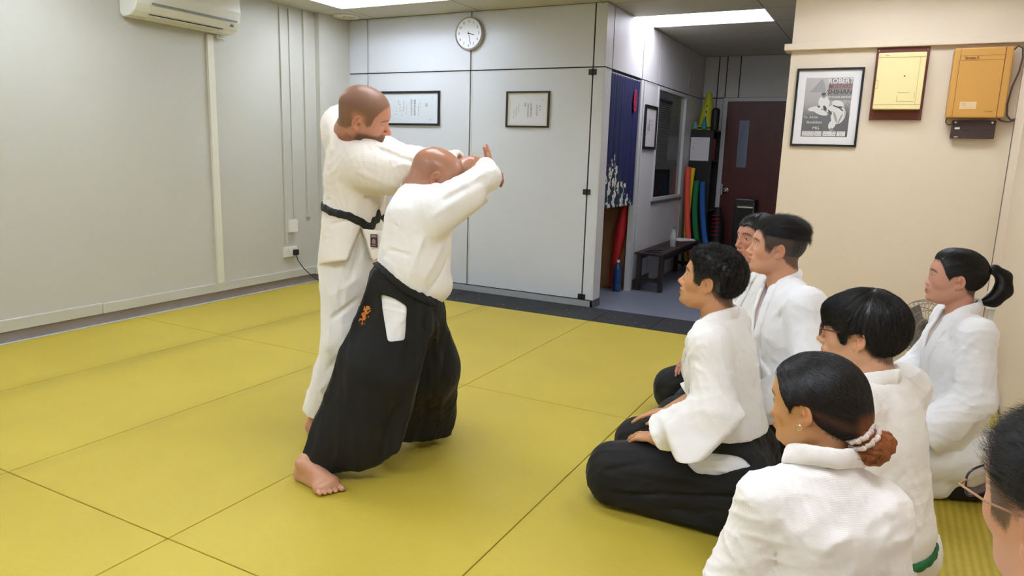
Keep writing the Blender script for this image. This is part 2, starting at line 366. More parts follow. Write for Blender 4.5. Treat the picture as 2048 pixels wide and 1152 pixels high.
# doorway content
t = thing('storage_board', (-2.6, 7.0, 0), 'brown board standing behind the blue curtain', 'board')
b = MB().box((-2.75, 7.02, -.015), (-2.36, 7.05, .95)); b.build('board', mat('brown board', (166, 120, 80), .6, noise=.1, nscale=3), t)
m_red = mat('red nylon', (190, 30, 32), .5, noise=.1)
t = thing('red_umbrella', (-2.4, 6.95, 0), 'folded red umbrella leaning beside the blue water bottle', 'umbrella')
b = MB(); b.tube([(-2.47, 6.93, .0), (-2.46, 6.94, .1), (-2.43, 6.955, .35), (-2.40, 6.965, .6), (-2.375, 6.975, .86)], .02, 10, radii=[.006, .02, .045, .06, .03]); b.build('canopy', m_red, t, True)
MB().tube([(-2.475, 6.93, -.012), (-2.47, 6.93, .03)], .004, 6).build('tip', m_dark, t); MB().tube([(-2.375, 6.975, .86), (-2.37, 6.976, .95)], .01, 8).build('handle', m_dark, t)
t = thing('water_bottle', (-2.37, 6.88, 0), 'blue plastic water bottle on the floor behind the curtain', 'bottle')
MB().lathe([(.03, -.014), (.042, .0), (.042, .06), (.038, .07), (.042, .08), (.042, .17), (.036, .19), (.042, .2), (.04, .23), (.016, .27), (.014, .285)], (-2.37, 6.86, 0), 20).build('bottle_body', mat('blue plastic', (20, 62, 120), .2, coat=.3), t, True)
MB().lathe([(.016, .285), (.016, .31), (.0, .31)], (-2.37, 6.86, 0), 14).build('cap', m_white, t, True)
# door frame post right of the opening
struct(bx('trim_5', (XE-.05, 6.93, -.015), (XE+.008, 6.99, ZT-.01), m_alu))
# curtain (navy, generic pale spray pattern, red seal)
def noren():
    t = thing('door_curtain', (XE-.02, 6.5, 2.07), 'dark blue door curtain with a pale spray pattern and a red seal', 'curtain')
    def col(y, z):
        return (24, 30, 84)
    def sheet(y0, y1, nm):
        b = MB(); nx, nz = 30, 70; g = []
        for i in range(nx+1):
            r = []
            for j in range(nz+1):
                y = y0+(y1-y0)*i/nx; z = 2.075-(2.075-.875)*j/nz
                x = XE-.012+.010*math.sin(y*38+j*.01)*(j/nz)+.004*math.sin(y*90)
                r.append(b.bm.verts.new((x, y, z)))
            g.append(r)
        for i in range(nx):
            for j in range(nz): b.bm.faces.new((g[i][j], g[i+1][j], g[i+1][j+1], g[i][j+1]))
        o = b.build(nm, m_nor, t, True); s = o.modifiers.new('s', 'SOLIDIFY'); s.thickness = .003; return o
    w = N('curtain cloth'); w.b.inputs['Roughness'].default_value = .8
    tc = w.n('ShaderNodeTexCoord'); sx = w.n('ShaderNodeSeparateXYZ'); w.l(tc, 3, sx, 0)
    nz = w.n('ShaderNodeTexNoise'); nz.inputs['Scale'].default_value = 9; nz.inputs['Detail'].default_value = 8; nz.inputs['Roughness'].default_value = .7; w.l(tc, 3, nz, 0)
    Y, Z = sx.outputs[1], sx.outputs[2]
    # hill-shaped mass: height falls off to the right
    base = w.math('SUBTRACT', 1.33, w.math('MULTIPLY', w.math('ABSOLUTE', w.math('SUBTRACT', Y, 6.30)), .75))
    dd = w.math('ADD', w.math('SUBTRACT', base, Z), w.math('MULTIPLY', w.math('SUBTRACT', nz.outputs[0], .5), .5))
    body = w.math('GREATER_THAN', dd, 0)
    st = w.n('ShaderNodeTexWave', wave_type='BANDS'); st.inputs['Scale'].default_value = 9; st.inputs['Distortion'].default_value = 9; st.inputs['Detail'].default_value = 3; w.l(tc, 3, st, 0)
    foam = w.math('GREATER_THAN', w.math('ADD', nz.outputs[0], w.math('MULTIPLY', st.outputs[0], .25)), .66)
    cr = w.n('ShaderNodeMix', data_type='RGBA'); w.t.links.new(foam, cr.inputs[0]); cr.inputs[6].default_value = lin((30, 44, 70)); cr.inputs[7].default_value = lin((214, 212, 196))
    a = w.n('ShaderNodeMix', data_type='RGBA'); w.t.links.new(body, a.inputs[0]); a.inputs[6].default_value = lin((20, 26, 76)); w.t.links.new(cr.outputs[2], a.inputs[7])
    w.l(a, 2, w.b, 0); m_nor = w.m
    sheet(6.105, 6.515, 'left_cloth'); sheet(6.52, 6.925, 'right_cloth')
    M = frameM((XE-.004+.012, 6.765, 1.88), (0, 1, 0), (0, 0, 1))
    MB().lathe([(.0, 0), (.05, 0), (.05, .002)], (0, 0, 0), 24, M @ Matrix.Scale(2.1, 4, (0, 1, 0)) @ Matrix.Scale(.9, 4, (1, 0, 0))).build('seal', mat('seal red', (196, 28, 48), .7), t)
    b = MB()
    for k in range(5): b.box((-.03+.004*(k % 2), .075-.035*k, .0), (.03-.006*(k % 2), .081-.035*k, .0035), 0, M)
    for k in (-1, 1): b.box((k*.018-.003, -.07, 0), (k*.018+.003, .07, .0036), 0, M)
    b.build('seal_mark', mat('navy mark', (27, 34, 92), .8), t)
    b = MB(); b.tube([(XE-.015, 6.10, 2.078), (XE-.015, 6.93, 2.078)], .006, 8); b.build('curtain_rod', m_alu, t)
noren()
def picture(name, o, ux, w, h, mf, mp, label, cat, fw=.018, d=.018, matw=0, mm=None, glass=True):
    """framed picture: o = bottom-left corner on the wall, ux = running direction; returns thing and local matrix of the sheet"""
    M = frameM(o, ux, (0, 0, 1)); c = M @ Vector((w/2, 0, 0)); t = thing(name, c, label, cat)
    b = MB()
    for a, e in (((0, 0, .001), (w, fw, d)), ((0, h-fw, .001), (w, h, d)), ((0, fw, .001), (fw, h-fw, d)), ((w-fw, fw, .001), (w, h-fw, d))): b.box(a, e, 0, M)
    b.build('frame', mf, t)
    MB().box((fw, fw, .001), (w-fw, h-fw, .006), 0, M).build('mat_board' if matw else 'sheet', mm or mp, t)
    if matw: MB().box((fw+matw, fw+matw*1.05, .006), (w-fw-matw, h-fw-matw, .0072), 0, M).build('print', mp, t)
    if glass:
        g = N('picture glass') if 'picture glass' not in _M else None
        if g: g.b.inputs['Alpha'].default_value = .06; g.b.inputs['Roughness'].default_value = .02; g.b.inputs['Specular IOR Level'].default_value = .8; _M['picture glass'] = g.m
        MB().box((fw, fw, .0135), (w-fw, h-fw, .0145), 0, M).build('glass', _M['picture glass'], t)
    return t, M
m_ink = mat('black ink', (40, 42, 48), .8); m_inkl = mat('grey ink', (120, 122, 128), .8); m_redink = mat('red ink', (170, 70, 60), .8)
m_fr = mat('black picture frame', (18, 20, 24), .35)
v = lambda s: '\n'.join(s)
t, M = picture('certificate', (-4.70, YB-.0025, 1.59), (1, 0, 0), .757, .33, m_fr, mat('pale blue paper', (214, 222, 228), .7), 'wide black framed certificate on the grey wall beside the standing man', 'certificate', .02)
Mt = M @ Matrix.Translation((0, 0, .0065))
lettering('writing', [('証', .60, .195, .034), (v('養神館合氣道'), .46, .17, .027, .95), (v('四段を允可する'), .42, .17, .025, .9)], m_ink, t, Mt)
lettering('small_writing', [(v('平成二十年'), .525, .2, .012, 1.1), (v('合氣道養神館'), .505, .15, .014, 1.3), (v('右の者の技倆'), .36, .16, .011, 1.6), (v('財団法人養神館'), .325, .19, .014, 1.0), (v('館長'), .305, .12, .014, 3), (v('道場長'), .28, .17, .016, 1.8), (v('合氣道'), .235, .14, .014, 2.2), (v('第一二号'), .675, .26, .009, 1.0), ('印', .645, .055, .02)], m_inkl, t, Mt)
lettering('red_writing', [(v('道場印'), .265, .22, .014, 1.2)], m_redink, t, Mt)
t, M = picture('certificate', (-3.21, YB-.0025, 1.585), (1, 0, 0), .438, .32, mat('dark brown frame', (40, 30, 26), .4), mat('ivory paper', (224, 220, 206), .7), 'small square framed certificate with yellowed border on the grey wall', 'certificate', .015)
MB().box((.045, .035, .006), (.40, .285, .0066), 0, M).build('paper', mat('white paper', (222, 222, 226), .7), t)
Mt = M @ Matrix.Translation((0, 0, .0072))
lettering('writing', [(v('免状'), .345, .17, .018, 1.5), (v('右者合氣道'), .315, .15, .017, 1.2), (v('合氣道養神館初段'), .255, .155, .017, .95), (v('允許候也依而如件'), .225, .15, .017, .95), (v('修業'), .195, .2, .017, 1)], m_ink, t, Mt)
lettering('small_writing', [(v('平成十年五月'), .13, .17, .013, 1.0), (v('養神館道場'), .105, .14, .014, 1.2), (v('館長師範'), .08, .12, .014, 1.5), (v('証'), .375, .24, .012)], m_inkl, t, Mt)
t, M = picture('framed_calligraphy', (XE+.005, 7.085, 1.43), (0, 1, 0), .405, .44, m_fr, mat('calligraphy paper', (205, 200, 196), .7), 'narrow black framed calligraphy beside the office window', 'picture', .028)
lettering('writing', [(v('合氣'), .17, .24, .07, .9), (v('道場'), .26, .27, .03, 1.2), (v('不動心'), .12, .2, .035, 1), ('心', .2, .09, .02)], m_ink, t, M @ Matrix.Translation((0, 0, .0065)))
# clock
t = thing('wall_clock', (-3.612, YB-.01, 2.425), 'round white wall clock with a silver rim above the certificates', 'clock')
Mc = frameM((-3.612, YB-.002, 2.427), (1, 0, 0), (0, 0, 1)) ; R = .148
MB().lathe([(R*.97, 0), (R, .01), (R, .04), (R*.96, .048), (R*.92, .044), (R*.9, .036), (0, .036)], (0, 0, 0), 48, Mc).build('rim', mat('brushed silver', (190, 186, 180), .3, metal=.9), t, True)
MB().lathe([(R*.9, .0362), (R*.9, .0372), (0, .0372)], (0, 0, 0), 48, Mc).build('dial', mat('dial white', (232, 232, 234), .5), t)
lettering('numerals', [(str(k), math.sin(k*math.pi/6)*R*.72, math.cos(k*math.pi/6)*R*.72, .036) for k in range(1, 13)], mat('numeral grey', (50, 50, 52), .6), t, Mc @ Matrix.Translation((0, 0, .0376)))
def hand(name, ang, l0, l1, w):
    A = Mc @ Matrix.Rotation(-math.radians(ang), 4, 'Z'); MB().box((-w/2, -l0, .0385), (w/2, l1, .0395), 0, A).build(name, m_dark, t)
hand('hour_hand', 104, .018, .062, .007); hand('minute_hand', 168, .018, .098, .005)
MB().lathe([(.006, .038), (.006, .041), (0, .041)], (0, 0, 0), 12, Mc).build('hub', m_dark, t)
# ---- rear wall of the corridor
rp = struct(bx('wall_rear', (XE, YS-.0135, -.014), (XR, YS-.013, ZC-.002), m_black))
panel_wall('x', YS-.013, [-2.27, -2.085, -1.985, -1.82, -1.0, .69], [2.115, ZC], m_panelw, rp)
panel_wall('x', YS-.013, [-2.27, -2.085, -1.995], [-.015, 2.115], m_panelw, rp)
b = MB()
for a, c in (((-1.99, YS-.06, -.015), (-1.935, YS-.012, 2.07)), ((-1.13, YS-.06, -.015), (-1.08, YS-.012, 2.07)), ((-1.99, YS-.06, 2.07), (-1.08, YS-.012, 2.115))): b.box(a, c)
struct(b.build('trim_6', m_alu))
d = struct(bx('door_1', (-1.933, YS-.045, -.01), (-1.132, YS-.014, 2.066), mat('dark red wood', (86, 36, 30), .38, noise=.18, nscale=4, stretch=(6, 6, .6))))
g = N('door glass'); g.b.inputs['Base Color'].default_value = lin((128, 140, 160)); g.b.inputs['Roughness'].default_value = .12; g.b.inputs['Metallic'].default_value = .5
bx('vision_panel', (-1.762, YS-.05, 1.262), (-1.655, YS-.044, 1.83), g.m, d)
bx('vision_rim', (-1.768, YS-.048, 1.256), (-1.649, YS-.0445, 1.836), m_grey, d)
MB().lathe([(.028, 0), (.028, .008), (.01, .012), (.01, .04), (.026, .045), (.028, .06), (.02, .072), (0, .074)], (0, 0, 0), 20, frameM((-1.865, YS-.045, .965), (1, 0, 0), (0, 0, 1))).build('door_handle', m_chrome, d, True)
bx('latch_plate', (-1.93, YS-.047, .9), (-1.915, YS-.0445, 1.04), m_alu, d)
# black appliance by the door
t = thing('air_cooler', (-1.57, 9.3, 0), 'black upright appliance with a silver strip standing before the dark door', 'appliance')
bx('body', (-1.69, 9.16, -.01), (-1.455, 9.40, .87), mat('dark green black plastic', (40, 44, 44), .35), t, .015)
bx('front_panel', (-1.675, 9.152, .1), (-1.468, 9.162, .80), m_dark, t, .004)
bx('silver_strip', (-1.655, 9.143, .765), (-1.465, 9.153, .785), m_chrome, t, .003)
bx('side_strip', (-1.462, 9.148, .1), (-1.455, 9.158, .84), m_grey, t)
bx('top_rim', (-1.67, 9.15, .862), (-1.50, 9.16, .875), m_grey, t)
# bookcase
t = thing('bookcase', (-2.13, 9.2, 0), 'tall black bookcase standing at the end of the corridor', 'bookcase')
m_bk = mat('black laminate', (24, 24, 27), .5)
x0, x1, ya, yb2, zt = -2.262, -2.0, 9.0, 9.42, 1.70
x1 = -1.985
bx('side_panel', (x0, ya, -.012), (x1, ya+.02, zt), m_bk, t); bx('side_panel', (x0, yb2-.02, -.012), (x1, yb2, zt), m_bk, t)
bx('top', (x0, ya+.02, zt-.02), (x1, yb2-.02, zt), m_bk, t); bx('back_panel', (x0, ya+.02, -.01), (x0+.01, yb2-.02, zt-.02), m_bk, t)
for z in (.04, .35, .70, 1.32): bx('shelf', (x0+.01, ya+.02, z), (x1-.005, yb2-.02, z+.018), m_bk, t)
tag(bx('spray_can', (-2.06, 9.10, 1.339), (-2.01, 9.15, 1.52), mat('can white', (190, 188, 190), .4), None, .02), 'small white can on the upper bookcase shelf', 'can')
tag(bx('red_box', (-2.08, 9.18, 1.339), (-2.0, 9.25, 1.60), mat('red cardboard', (150, 40, 30), .5), None, .005), 'red upright box on the upper bookcase shelf', 'box')
t = thing('sports_bag', (-1.95, 9.2, .4), 'black bag with red stripes by the bookcase', 'bag')
MB().tube([(-1.90, 9.2, .0), (-1.89, 9.2, .15), (-1.89, 9.2, .55), (-1.90, 9.2, .75)], .1, 14, radii=[.06, .08, .08, .04]).build('bag_body', mat('black nylon', (20, 20, 24), .6), t, True)
b = MB()
for k in range(6): b.tube([(-1.945, 9.135, .40+.05*k), (-1.90, 9.114, .405+.05*k), (-1.855, 9.128, .41+.05*k)], .006, 6)
b.build('stripes', m_red, t)
# paper notice on the bookcase side (its square code is left out)
Mn = frameM((-2.262+.005, 8.999, 1.325), (1, 0, 0), (0, 0, 1))
t = thing('paper_notice', (-2.15, 8.998, 1.32), 'white printed notice taped to the side of the black bookcase', 'notice')
MB().box((.0, 0, .0005), (.232, .285, .0015), 0, Mn).build('sheet', mat('notice paper', (215, 214, 216), .7), t)
lettering('writing', [('—————', .116, .255, .022), ('—— ——', .06, .215, .02), ('■ ——', .05, .17, .012), ('■ ——', .05, .145, .012), ('•  —  •  —  •', .12, .08, .02)], m_inkl, t, Mn @ Matrix.Translation((0, 0, .002)))
# cones on top
m_yel = mat('yellow plastic', (196, 200, 40), .5); m_teal = mat('teal plastic', (20, 130, 140), .5); m_lt = mat('pale teal plastic', (110, 160, 150), .5)
def cone(x, y, z, r, h, m, label, sq=True, g='training cones on the bookcase'):
    t = thing('training_cone', (x, y, z), label, 'cone', g)
    if sq: bx('base', (x-r, y-r, z), (x+r, y+r, z+.012), m, t, .004)
    MB().lathe([(r*.85, .012), (r*.3, h*.9), (r*.26, h), (0, h)], (x, y, z), 24).build('cone_body', m, t, True)
    if h > .3:
        b = MB()
        for k in range(4): b.box((x-.008, y-r*(.72-.13*k)-.004, z+h*(.25+.17*k)), (x+.006, y-r*(.66-.13*k), z+h*(.25+.17*k)+.02))
        b.build('vent_slot', m_dark, t)
cone(-2.115, 9.16, 1.70, .135, .12, m_yel, 'lowest yellow training cone of the stack on the bookcase')
cone(-2.115, 9.16, 1.735, .130, .42, m_yel, 'tall yellow training cone topmost of its stack on the bookcase')
cone(-2.22, 9.02, 1.70, .045, .10, m_lt, 'small pale teal cone left of the blue cone on the bookcase', False)
cone(-2.11, 9.005, 1.70, .045, .15, m_teal, 'small bright blue cone in front of the yellow cones', False)
tag(MB().lathe([(.045, 0), (.05, .1), (.05, .24), (.03, .26), (0, .26)], (-1.985, 9.02, 1.70), 20).build('black_canister', m_dark, None, True), 'black canister beside the yellow cones on the bookcase', 'canister')
# foam noodles
def noodle(a, bq, mid, m, label):
    pts = []; a, bq, mid = Vector(a), Vector(bq), Vector(mid)
    for k in range(13):
        s = k/12; pts.append(a*(1-s)**2+mid*2*s*(1-s)+bq*s*s)
    b = MB(); b.tube(pts, .034, 16); o = b.build('foam_noodle', m, None, True); return tag(o, label, 'foam noodle', 'foam noodles leaning by the bookcase')
noodle((-2.215, 8.81, 1.245), (-2.03, 8.66, .005), (-2.20, 8.77, .55), mat('red foam', (232, 84, 62), .8), 'red foam noodle, leftmost at its top end, leaning by the bookcase')
noodle((-2.19, 8.93, 1.235), (-2.10, 8.70, .005), (-2.30+.06, 8.89, .5), mat('yellow foam', (240, 208, 30), .8), 'yellow foam noodle curving out behind the red one')
noodle((-2.13, 8.95, 1.08), (-1.93, 8.80, .005), (-2.16, 8.9, .5), mat('green foam', (26, 120, 64), .8), 'green foam noodle between the red and blue noodles')
noodle((-2.06, 8.955, 1.07), (-1.85, 8.83, .005), (-2.03, 8.9, .5), mat('blue foam', (32, 92, 168), .8), 'blue foam noodle, rightmost of the leaning noodles')
# bench
t = thing('bench', (-2.11, 7.9, 0), 'low dark wooden bench along the corridor wall', 'bench')
m_bw = mat('dark stained wood', (44, 34, 32), .45, noise=.25, nscale=10, stretch=(6, .6, 6))
for k in range(3): bx('seat_plank', (-2.25+.102*k, 7.0, .362), (-2.155+.102*k, 8.62, .385), m_bw, t, .003)
for yy in (7.04, 8.5):
    for xx in (-2.235, -2.0): bx('leg', (xx, yy, -.015), (xx+.045, yy+.06, .362), m_bw, t, .003)
    bx('stretcher', (-2.19, yy+.015, .08), (-2.0, yy+.045, .12), m_bw, t)
bx('rail', (-2.225, 7.1, .31), (-2.205, 8.5, .36), m_bw, t); bx('rail', (-1.985, 7.1, .31), (-1.965, 8.5, .36), m_bw, t)
t = thing('clear_bottle', (-2.07, 7.72, .385), 'clear plastic drinking bottle with a green cap on the bench', 'bottle')
gp = N('clear plastic'); gp.b.inputs['Base Color'].default_value = (.8, .85, .85, 1); gp.b.inputs['Alpha'].default_value = .35; gp.b.inputs['Roughness'].default_value = .08
MB().lathe([(.028, 0), (.033, .01), (.033, .08), (.029, .09), (.033, .1), (.033, .14), (.014, .185), (.013, .2)], (-2.05, 7.72, .385), 20).build('bottle_body', gp.m, t, True)
MB().lathe([(.0335, .085), (.0338, .13)], (-2.05, 7.72, .385), 20).build('bottle_label', mat('bottle label', (180, 190, 190), .5), t, True)
MB().lathe([(.015, .2), (.015, .22), (0, .22)], (-2.05, 7.72, .385), 14).build('cap', mat('green cap', (30, 120, 80), .5), t, True)
t = thing('folding_stand', (-2.06, 7.2, .385), 'small black metal clip stand lying on the near end of the bench', 'stand')
MB().tube([(-2.18, 7.12, .39), (-1.99, 7.10, .39)], .006, 6).tube([(-2.16, 7.2, .39), (-2.0, 7.14, .41)], .005, 6).tube([(-2.09, 7.25, .39), (-2.03, 7.12, .42)], .005, 6).build('rods', m_dark, t)
tag(MB().poly([(-2.21, 8.35, .386), (-2.12, 8.28, .386), (-1.98, 8.46, .386), (-2.03, 8.55, .386), (-2.21, 8.55, .386)], (0, 0, .012)).build('white_towel', mat('towel', (222, 222, 222), .9)), 'white folded cloth at the far end of the bench', 'cloth')
# ---- cream wall on the right with its ledge
struct(bx('wall_cream', (XW, YW, -.04), (XR+.1, YW+.12, ZC), m_cream))
struct(bx('wall_corridor_right', (XW+.3, YW+.12, -.015), (XW+.4, YS, ZC), m_off))
b = MB().box((XW-.045, YW-.05, 2.12), (XR, YW, 2.165), .006).box((XW-.045, YW, 2.12), (XW, YW+.14, 2.165), .004); struct(b.build('trim_7', m_cream))
struct(bx('trim_8', (XW+.0, YW-.012, 2.165), (.003, YW, ZC), m_cream)); 
struct(bx('wall_right', (XR, YN, -.04), (XR+.1, YS, ZC), m_creamr))
struct(bx('wall_near', (XL, YN-.1, -.04), (XR, YN, ZC), m_wall))
struct(bx('trim_9', (XR-.045, YW-.035, .0), (XR, YW-.0005, 2.12), m_creamr))
struct(bx('trim_10', (XR-.05, YW-.037, .0), (XR-.0455, YW-.03, 1.66), mat('grey gap', (120, 112, 104), .7)))
# framed poster
t, M = picture('framed_poster', (-.672, YW-.0015, 1.466), (1, 0, 0), .43, .532, m_fr, mat('poster grey print', (120, 116, 114), .6), 'black framed martial arts poster on the cream wall', 'poster', .014, .02, matw=.05, mm=mat('white mat board', (244, 238, 236), .7))
Ml = M @ Matrix.Translation((0, 0, .0078))
g = N('poster ground'); g.b.inputs['Roughness'].default_value = .5
tc = g.n('ShaderNodeTexCoord'); sz = g.n('ShaderNodeSeparateXYZ'); g.l(tc, 3, sz, 0); rmp = g.n('ShaderNodeValToRGB')
mr = g.n('ShaderNodeMapRange'); g.t.links.new(sz.outputs[2], mr.inputs[0]); mr.inputs[1].default_value = 1.55; mr.inputs[2].default_value = 1.9; g.l(mr, 0, rmp, 0)
rmp.color_ramp.elements[0].color = lin((62, 60, 64)); rmp.color_ramp.elements[1].color = lin((190, 184, 182))
e = rmp.color_ramp.elements.new(.35); e.color = lin((86, 84, 88)); e = rmp.color_ramp.elements.new(.6); e.color = lin((168, 162, 160)); g.l(rmp, 0, g.b, 0)
for c in t.children:
    if c.name.startswith('print'): c.data.materials[0] = g.m
m_wi = mat('white ink', (235, 230, 226), .6); m_rd = mat('poster red', (150, 40, 44), .6); m_dk = mat('poster dark', (48, 42, 44), .6); m_gm = mat('poster midgrey', (132, 128, 128), .6)
MB().box((.215, .315, -.0004), (.365, .462, .0002), 0, Ml).build('title_block', m_gm, t)
up = M @ Matrix.Translation((0, 0, .0083))
lettering('title', [('ROBERT', .29, .443, .046, 1, .0008, .95)], m_wi, t, up)
lettering('title', [('MUSTARD', .29, .407, .037, 1, .0008, .9)], m_rd, t, up)
lettering('title', [('SHIHAN', .288, .370, .047, 1, .0008, .95)], m_dk, t, up)
lettering('subtitle', [('8TH DAN AIKIDO', .288, .336, .021, 1, 0, .9)], m_wi, t, up)
def blob(name, pts, m, z):
    return MB().poly([(Ml @ Vector((x, y, z))) for x, y in pts], (Ml.to_3x3() @ Vector((0, 0, .0003)))).build(name, m, t)
blob('mountain', [(.09, .37), (.13, .41), (.15, .44), (.17, .46), (.19, .42), (.20, .37)], mat('poster pale', (158, 154, 154), .6), 0)
def eb(name, cx_, cy_, a_, b_, rot, m, z):
    c_, s_ = math.cos(math.radians(rot)), math.sin(math.radians(rot)); blob(name, [(cx_+a_*math.cos(k*math.pi/9)*c_-b_*math.sin(k*math.pi/9)*s_, cy_+a_*math.cos(k*math.pi/9)*s_+b_*math.sin(k*math.pi/9)*c_) for k in range(18)], m, z)
pw = mat('print white', (226, 222, 216), .6); pg = mat('print grey', (160, 154, 152), .6); pk = mat('print face', (140, 128, 122), .6)
for v_ in (('figure_print', .195, .300, .036, .045, 20, pw, .0002), ('figure_print', .140, .258, .045, .017, 8, pw, .00025), ('figure_print', .180, .235, .050, .018, -20, pw, .0003), ('figure_print', .285, .288, .040, .026, -20, pw, .0002), ('figure_print', .295, .215, .046, .062, -12, pw, .0002), ('figure_print', .250, .262, .040, .020, 30, pw, .00025), ('figure_print', .262, .150, .022, .034, -20, pw, .00025),
           ('face_print', .190, .345, .013, .015, 0, pk, .0005), ('hair_print', .187, .358, .015, .010, 10, m_dk, .0007), ('face_print', .262, .112, .013, .016, 20, pk, .0005), ('shade_print', .205, .262, .010, .020, 30, m_dk, .0008), ('shade_print', .165, .272, .010, .006, 0, m_dk, .0008), ('shade_print', .278, .200, .008, .040, 20, pg, .0008), ('shade_print', .310, .190, .006, .036, -20, pg, .0008), ('shade_print', .240, .235, .006, .022, 40, m_dk, .0008), ('hand_print', .258, .092, .010, .014, 0, pw, .0006)): eb(*v_)
blob('belt_print', [(.255, .285), (.30, .268), (.325, .246), (.320, .240), (.296, .260), (.255, .276)], m_dk, .0009)
lettering('signature', [('To  Aikido', .12, .20, .022), ('Shudokan', .145, .165, .026), ('MG', .16, .125, .03), ('—', .175, .10, .03)], m_wi, t, up)
lettering('calligraphy', [(v('心技体一'), .345, .235, .034, .95)], m_dk, t, up)
b = MB()
for x0_, x1_ in ((.072, .15), (.154, .2), (.208, .292), (.298, .352)): b.box((x0_, .072, 0), (x1_, .104, .0004), 0, Ml)
b.build('caption_block', m_wi, t)
lettering('caption', [('MELBOURNE', .111, .096, .0125), ('AUSTRALIA', .111, .082, .0145), ('AUGUST', .177, .096, .011), ('29/30', .177, .082, .016), ('KUALA LUMPUR', .25, .096, .0105), ('MALAYSIA', .25, .082, .0165), ('SEPTEMBER', .325, .096, .008), ('5/6', .325, .082, .016)], m_dk, t, up)
# wall boxes
m_yb = mat('aged cream metal', (240, 222, 160), .4); m_br = mat('brown red backboard', (112, 52, 36), .5, noise=.15, nscale=8)
t = thing('electrical_box', (-.027, YW, 1.65), 'cream metal cabinet on a red brown board beside the poster', 'electrical box')
bx('backboard', (-.183, YW-.02, 1.65), (.129, YW-.0005, 2.118), m_br, t, .002)
bx('casing', (-.166, YW-.105, 1.715), (.112, YW-.02, 2.075), m_yb, t, .006)
m_line = mat('seam brown', (160, 135, 80), .6)
b = MB().box((-.164, YW-.1063, 2.043), (.11, YW-.1048, 2.0455)).box((-.164, YW-.1063, 1.742), (.11, YW-.1048, 1.7445)).box((.078, YW-.1063, 1.7445), (.0795, YW-.1048, 2.043))
for a, c in (((-.03, 1.762), (.07, 1.764)), ((-.03, 1.82), (.04, 1.822)), ((-.03, 1.762), (-.028, 1.80)), ((.069, 1.78), (.0705, 1.82)), ((-.166, 1.85), (-.15, 1.852)), ((-.166, 1.90), (-.15, 1.902)), ((-.151, 1.85), (-.1495, 1.902))): b.box((a[0], YW-.1062, a[1]), (c[0], YW-.1048, c[1]))
b.build('seam', m_line, t)
lettering('lettering', [('Toyo', -.115, 2.058, .011), ('▲', -.0, 1.925, .014)], m_dk, t, frameM((0, YW-.1065, 0), (1, 0, 0), (0, 0, 1)))
b = MB()
for xx in (-.168, .114):
    for z in (1.665, 2.10): b.lathe([(.005, 0), (.003, .003), (0, .003)], (0, 0, 0), 8, frameM((xx, YW-.02, z), (1, 0, 0), (0, 0, 1)))
b.build('screw', m_chrome, t)
m_oc = mat('ochre metal', (206, 152, 72), .4); m_ocl = mat('ochre dark seam', (110, 66, 30), .6)
t = thing('telephone_exchange', (.41, YW, 1.66), 'ochre telephone exchange cabinet on the cream wall beside the corner', 'cabinet')
bx('casing', (.262, YW-.11, 1.662), (.575, YW-.0005, 2.09), m_oc, t, .01)
b = MB().box((.296, YW-.1115, 1.665), (.298, YW-.1095, 2.086)).box((.532, YW-.1115, 1.665), (.536, YW-.1095, 2.086)).box((.298, YW-.1112, 2.04), (.532, YW-.1095, 2.0415)).box((.298, YW-.1112, 2.012), (.532, YW-.1095, 2.0135))
b.build('seam', m_ocl, t)
bx('rating_label', (.33, YW-.1115, 1.715), (.42, YW-.1095, 1.76), mat('label cream', (226, 196, 150), .6), t)
lettering('lettering', [('Strata-S.', .363, 2.026, .024, 1, .0006), ('TOSHIBA', .49, 1.70, .011)], mat('lettering brown', (96, 52, 22), .6), t, frameM((0, YW-.1118, 0), (1, 0, 0), (0, 0, 1)))
lettering('fine_print', [('MODEL', .35, 1.748, .008), ('SERIAL', .355, 1.738, .008), ('—————', .372, 1.724, .01)], m_gm, t, frameM((0, YW-.1118, 0), (1, 0, 0), (0, 0, 1)))
m_cab = mat('grey brown cable', (92, 78, 66), .6)
for r_, pts in ((.0055, [(.575, YW-.04, 2.07), (.60, YW-.04, 2.10), (.625, YW-.04, 2.085), (.632, YW-.04, 2.03), (.625, YW-.04, 1.95), (.60, YW-.04, 1.85), (.59, YW-.04, 1.75), (.597, YW-.04, 1.68), (.62, YW-.03, 1.655), (.65, YW-.03, 1.66)]), (.005, [(.55, YW-.03, 1.665), (.57, YW-.03, 1.648), (.61, YW-.03, 1.642), (.65, YW-.03, 1.652)]), (.004, [(.275, YW-.03, 1.665), (.27, YW-.03, 1.64), (.285, YW-.03, 1.62), (.31, YW-.03, 1.625)])):
    MB().tube(pts, r_, 8).build('cable', m_cab, t, True)
t = thing('power_adapter_box', (.425, YW, 1.53), 'dark brown metal box under the ochre cabinet', 'metal box')
bx('casing', (.306, YW-.06, 1.535), (.545, YW-.0005, 1.648), mat('dark brown metal', (66, 46, 44), .45), t, .004)
b = MB().box((.325, YW-.0615, 1.592), (.352, YW-.0595, 1.604)).box((.326, YW-.0615, 1.541), (.348, YW-.0595, 1.546)).lathe([(.007, 0), (.007, .0015), (0, .0015)], (0, 0, 0), 10, frameM((.325, YW-.06, 1.635), (1, 0, 0), (0, 0, 1))).lathe([(.007, 0), (.007, .0015), (0, .0015)], (0, 0, 0), 10, frameM((.525, YW-.06, 1.635), (1, 0, 0), (0, 0, 1)))
b.build('sticker', m_white, t)
b = MB().box((.36, YW-.0612, 1.584), (.41, YW-.0595, 1.588)).box((.465, YW-.0612, 1.584), (.52, YW-.0595, 1.588)); b.build('vent_slot', m_dark, t)
